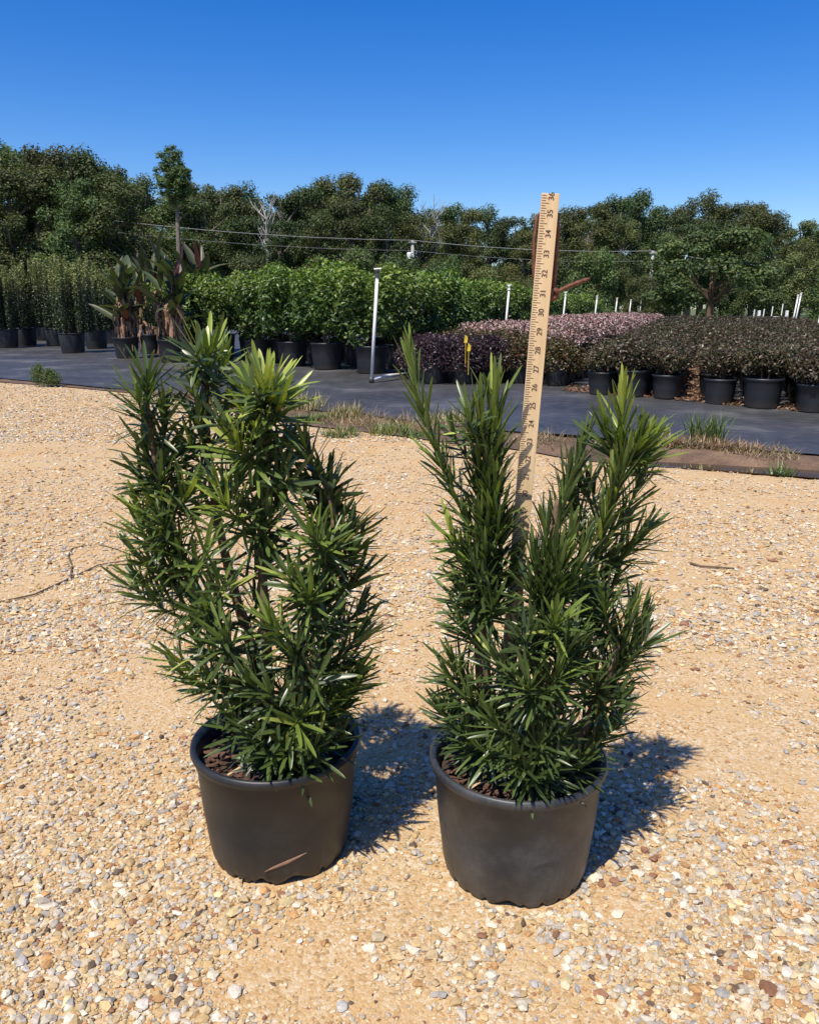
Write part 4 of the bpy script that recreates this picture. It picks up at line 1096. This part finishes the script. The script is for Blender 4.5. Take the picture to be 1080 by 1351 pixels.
def tuft(x, y, n, h, rad, pal, label, name='weed_tuft', sp=.8, group=None):
    q = gp(x, y); a = rng.random(n) * 6.28; r = rad * np.sqrt(rng.random(n))
    X = r * np.cos(a); Y = r * np.sin(a); P = np.column_stack([X, Y, gh(X + q.x, Y + q.y)])
    c = pick(pal, [1] * len(pal), n)
    o = obj(name, blades(name, '', P, h * (.45 + .55 * rng.random(n)), c, sp, .0035), M['shrub_leaf'], loc=(q.x, q.y, 0)); tag(o, label, 'weed', group)
GP = [(.12, .20, .04), (.16, .23, .06), (.09, .14, .035)]; DP = [(.32, .27, .11), (.22, .23, .07), (.42, .33, .18)]
tuft(930, 585, 190, .27, .11, GP + [(.25, .24, .10)], 'bright green grass tuft growing at the ground cloth edge above the puddle', 'grass_tuft', .8)
tuft(1030, 625, 90, .13, .07, GP, 'small green weed tuft standing in the puddle', 'weed_tuft', 1.0)
tuft(925, 612, 60, .09, .10, DP, 'sparse pale weed tuft at the gravel edge of the puddle', 'weed_tuft', 1.1)
tuft(985, 616, 50, .08, .04, DP, 'thin pale weed sprig rising from the puddle bank', 'weed_tuft', .7)
tuft(450, 575, 260, .10, .13, GP + DP, 'low grey-green weed clump on the gravel edge', 'weed_tuft', 1.2)
tuft(424, 555, 180, .09, .06, GP, 'small bright green weed clump on the dirt strip', 'weed_tuft', .8)
tuft(400, 558, 150, .10, .09, GP, 'yellowish green weed clump close behind the wide shrub', 'weed_tuft', .9)
tuft(392, 540, 300, .20, .25, DP, 'tall dry grass clump beside the wide shrub', 'grass_clump', .8)
tuft(455, 553, 260, .17, .14, DP, 'tall straw-coloured grass clump on the dirt strip', 'grass_clump', .8)
tuft(515, 573, 240, .12, .14, GP + DP, 'olive weed clump on the dirt strip next to the leaning shoot', 'weed_tuft', 1.0)
tuft(548, 578, 120, .07, .08, GP, 'short green weed patch at the gravel edge', 'weed_tuft', 1.0)
tuft(600, 560, 300, .16, .2, DP, 'pale dry grass clump behind the open shrub', 'grass_clump', .8)
tuft(195, 532, 200, .12, .16, GP + DP, 'green weed patch at the cloth edge behind the wide shrub', 'weed_tuft', 1.0)
for i, (x, y, h) in enumerate(((880, 588, .12), (905, 590, .13), (950, 592, .12), (975, 594, .10), (862, 590, .13), (1000, 596, .08))):
    tuft(x, y, 170, h, .13, [(.30, .20, .11), (.22, .13, .07), (.36, .27, .16)], 'dry tan grass clump on the bank between cloth and puddle', 'dry_grass_clump', 1.5, 'dry clumps on the puddle bank')
# feathery bush weed at left
q = gp(62, 511); root = empty('feathery_weed', (q.x, q.y, 0), 'feathery light green bushy weed at the edge of the ground cloth', 'weed')
n = 2600; lob = [(-.10, 0, .13, .075, .07, .12), (.0, .0, .11, .08, .08, .11), (.09, .0, .09, .09, .08, .09), (-.07, .02, .20, .05, .05, .07), (.05, 0, .16, .05, .05, .06)]
P, d, k = lobes_points(n, lob, .2); P[:, 2] = np.maximum(P[:, 2], .01)
obj('foliage', cloud_mesh('foliage', P, d + UPV * .3, .022 + .015 * rng.random(n), pick([(.12, .18, .05), (.17, .22, .07), (.08, .12, .03)], [1, 1, 1], n), aspect=.2, jit=.7), M['shrub_leaf'], root)
for j in range(4):
    mb = MB(); mb.tube([(-.08 + j * .05, 0, -.005), (-.10 + j * .065, 0, .14)], [.005, .002], 5); mb.build('stem', M['green_stem'], root)
# dead vine and twigs
def twig(pts, r, label, name='twig'):
    P = [gp(x, y) for x, y in pts]; P = [Vector((p.x, p.y, gz(p.x, p.y) + r * .8 + .003)) for p in P]
    mb = MB(); mb.tube(P, [r * (1 - .5 * i / len(P)) for i in range(len(P))], 6)
    return tag(mb.build(name, M['bark'], smooth=True), label, 'twig')
v = twig([(-30, 800), (0, 797), (45, 787), (95, 764), (130, 747), (165, 741), (200, 740)], .0032, 'long thin dead vine stem lying across the gravel beside the wide shrub', 'dead_vine')
mb = MB(); P = [gp(x, y) for x, y in ((93, 765), (95, 748), (90, 735), (95, 726), (112, 722))]; mb.tube([Vector((p.x, p.y, gz(p.x, p.y) + .006)) for p in P], [.003, .0028, .0025, .002, .0015], 6); mb.build('side_shoot', M['bark'], v, True)
twig([(910, 745), (924, 749), (968, 752)], .004, 'thin brown twig lying on gravel beyond the open shrub')
twig([(935, 1262), (950, 1265), (960, 1258)], .0011, 'tiny curved dark twig among pebbles before the dusty pot')
# stones big enough to pick out
def loose_stone(x, y, size, col, label, flat=.55):
    q = gp(x, y); R = random.Random(int(x * 7 + y)); import bmesh
    bm = bmesh.new(); bmesh.ops.create_icosphere(bm, subdivisions=2, radius=.5)
    ax = [Vector((R.uniform(-1, 1), R.uniform(-1, 1), R.uniform(-1, 1))).normalized() for _ in range(9)]; cut = [R.uniform(.30, .44) for _ in ax]
    for vv in bm.verts:
        for a_, c_ in zip(ax, cut):
            dd = vv.co.dot(a_)
            if dd > c_: vv.co -= a_ * (dd - c_)
    me = bpy.data.meshes.new('stone'); bm.to_mesh(me); bm.free()
    me.transform(Matrix.Diagonal((size * R.uniform(1, 1.25), size * R.uniform(.8, 1.0), size * flat, 1)))
    c = np.ones((len(me.vertices), 4), np.float32); c[:, :3] = col; a = me.color_attributes.new('col', 'FLOAT_COLOR', 'POINT'); a.data.foreach_set('color', c.ravel())
    o = obj('loose_stone', me, M['stone'], loc=(q.x, q.y, gz(q.x, q.y) + size * flat * .22)); o.rotation_euler.z = R.uniform(0, 6.28)
    tag(o, label, 'stone')
BR = (.20, .095, .05)
for a in ((1012, 1306, .026, BR, 'largest reddish brown angular stone on the gravel'), (967, 1307, .017, (.15, .085, .05), 'narrow dark brown stone close to the largest reddish stone'),
          (793, 1168, .016, (.24, .12, .06), 'orange-brown rounded pebble at the foot of the dusty pot'), (810, 1168, .011, (.20, .13, .09), 'small grey-brown pebble next to the orange-brown pebble'),
          (945, 1292, .012, (.24, .16, .10), 'tan brown stone between pale pebbles and the narrow brown stone'), (1054, 1218, .015, (.17, .13, .09), 'flat dark taupe stone lying alone past the dusty pot'),
          (882, 1208, .009, (.06, .05, .045), 'small blackish pebble on the bare sand'), (233, 1342, .02, (.50, .44, .36), 'chunky pale grey stone on the gravel'), (188, 1327, .019, (.55, .50, .42), 'chunky cream stone beside other pale chips'),
          (310, 1310, .02, (.52, .46, .37), 'pale angular stone below the black pot'), (815, 1208, .018, (.60, .52, .38), 'large cream pebble on the bare sand patch'), (892, 1158, .018, (.64, .58, .50), 'bright white angular stone on the bare sand'),
          (985, 1322, .016, (.55, .47, .36), 'cream rounded stone below the narrow brown stone'), (1036, 1285, .02, (.58, .52, .42), 'pale cream stone beside the largest reddish stone'), (450, 1330, .018, (.40, .37, .33), 'grey stone on the gravel between the two pots')):
    loose_stone(*a)
mb = MB(); pts = []
for i in range(7):
    t = i / 6; w = .0011 * math.sin(PI * (.1 + .8 * t)); an = -1.50 + .28 * t
    for dz in (-w, w):
        z = .078 + dz + .002 * t; rr = .109 + (.1265 - .109) * (.60 * z / .095) + .0009; pts.append((rr * math.cos(an), rr * math.sin(an), z))
mb.add(pts, [(i * 2, i * 2 + 2, i * 2 + 3, i * 2 + 1) for i in range(6)])
mb.build('dark_slit', M['dark_metal'], right_root)  # dark strip laid on the dusty pot wall to stand for a narrow slit
# dried leaf stuck on the black pot
def on_pot(cx, cy, ang, z, r0=.108, r1=.1255, h=.19, off=.0012):
    r = r0 + (r1 - r0) * z / h + off; return Vector((cx + r * math.cos(ang), cy + r * math.sin(ang), z))
mb = MB(); pts = []
for i in range(9):
    t = i / 8; w = .0035 * math.sin(PI * (.08 + .9 * t)); an = -1.62 + .55 * t; z = .030 + .024 * t ** .8
    pts += [on_pot(LX, LY, an, z - w), on_pot(LX, LY, an, z, off=.0028), on_pot(LX, LY, an, z + w)]
pts2 = [tuple(p - Vector((LX, LY, .0))) for p in pts]
mb.add(pts2, [(i * 3 + k, i * 3 + k + 3, i * 3 + k + 4, i * 3 + k + 1) for i in range(8) for k in (0, 1)])
tag(mb.build('dried_leaf', M['dead'], loc=(LX, LY, 0), smooth=True), 'narrow dried brown leaf stuck to the front of the black pot', 'leaf')
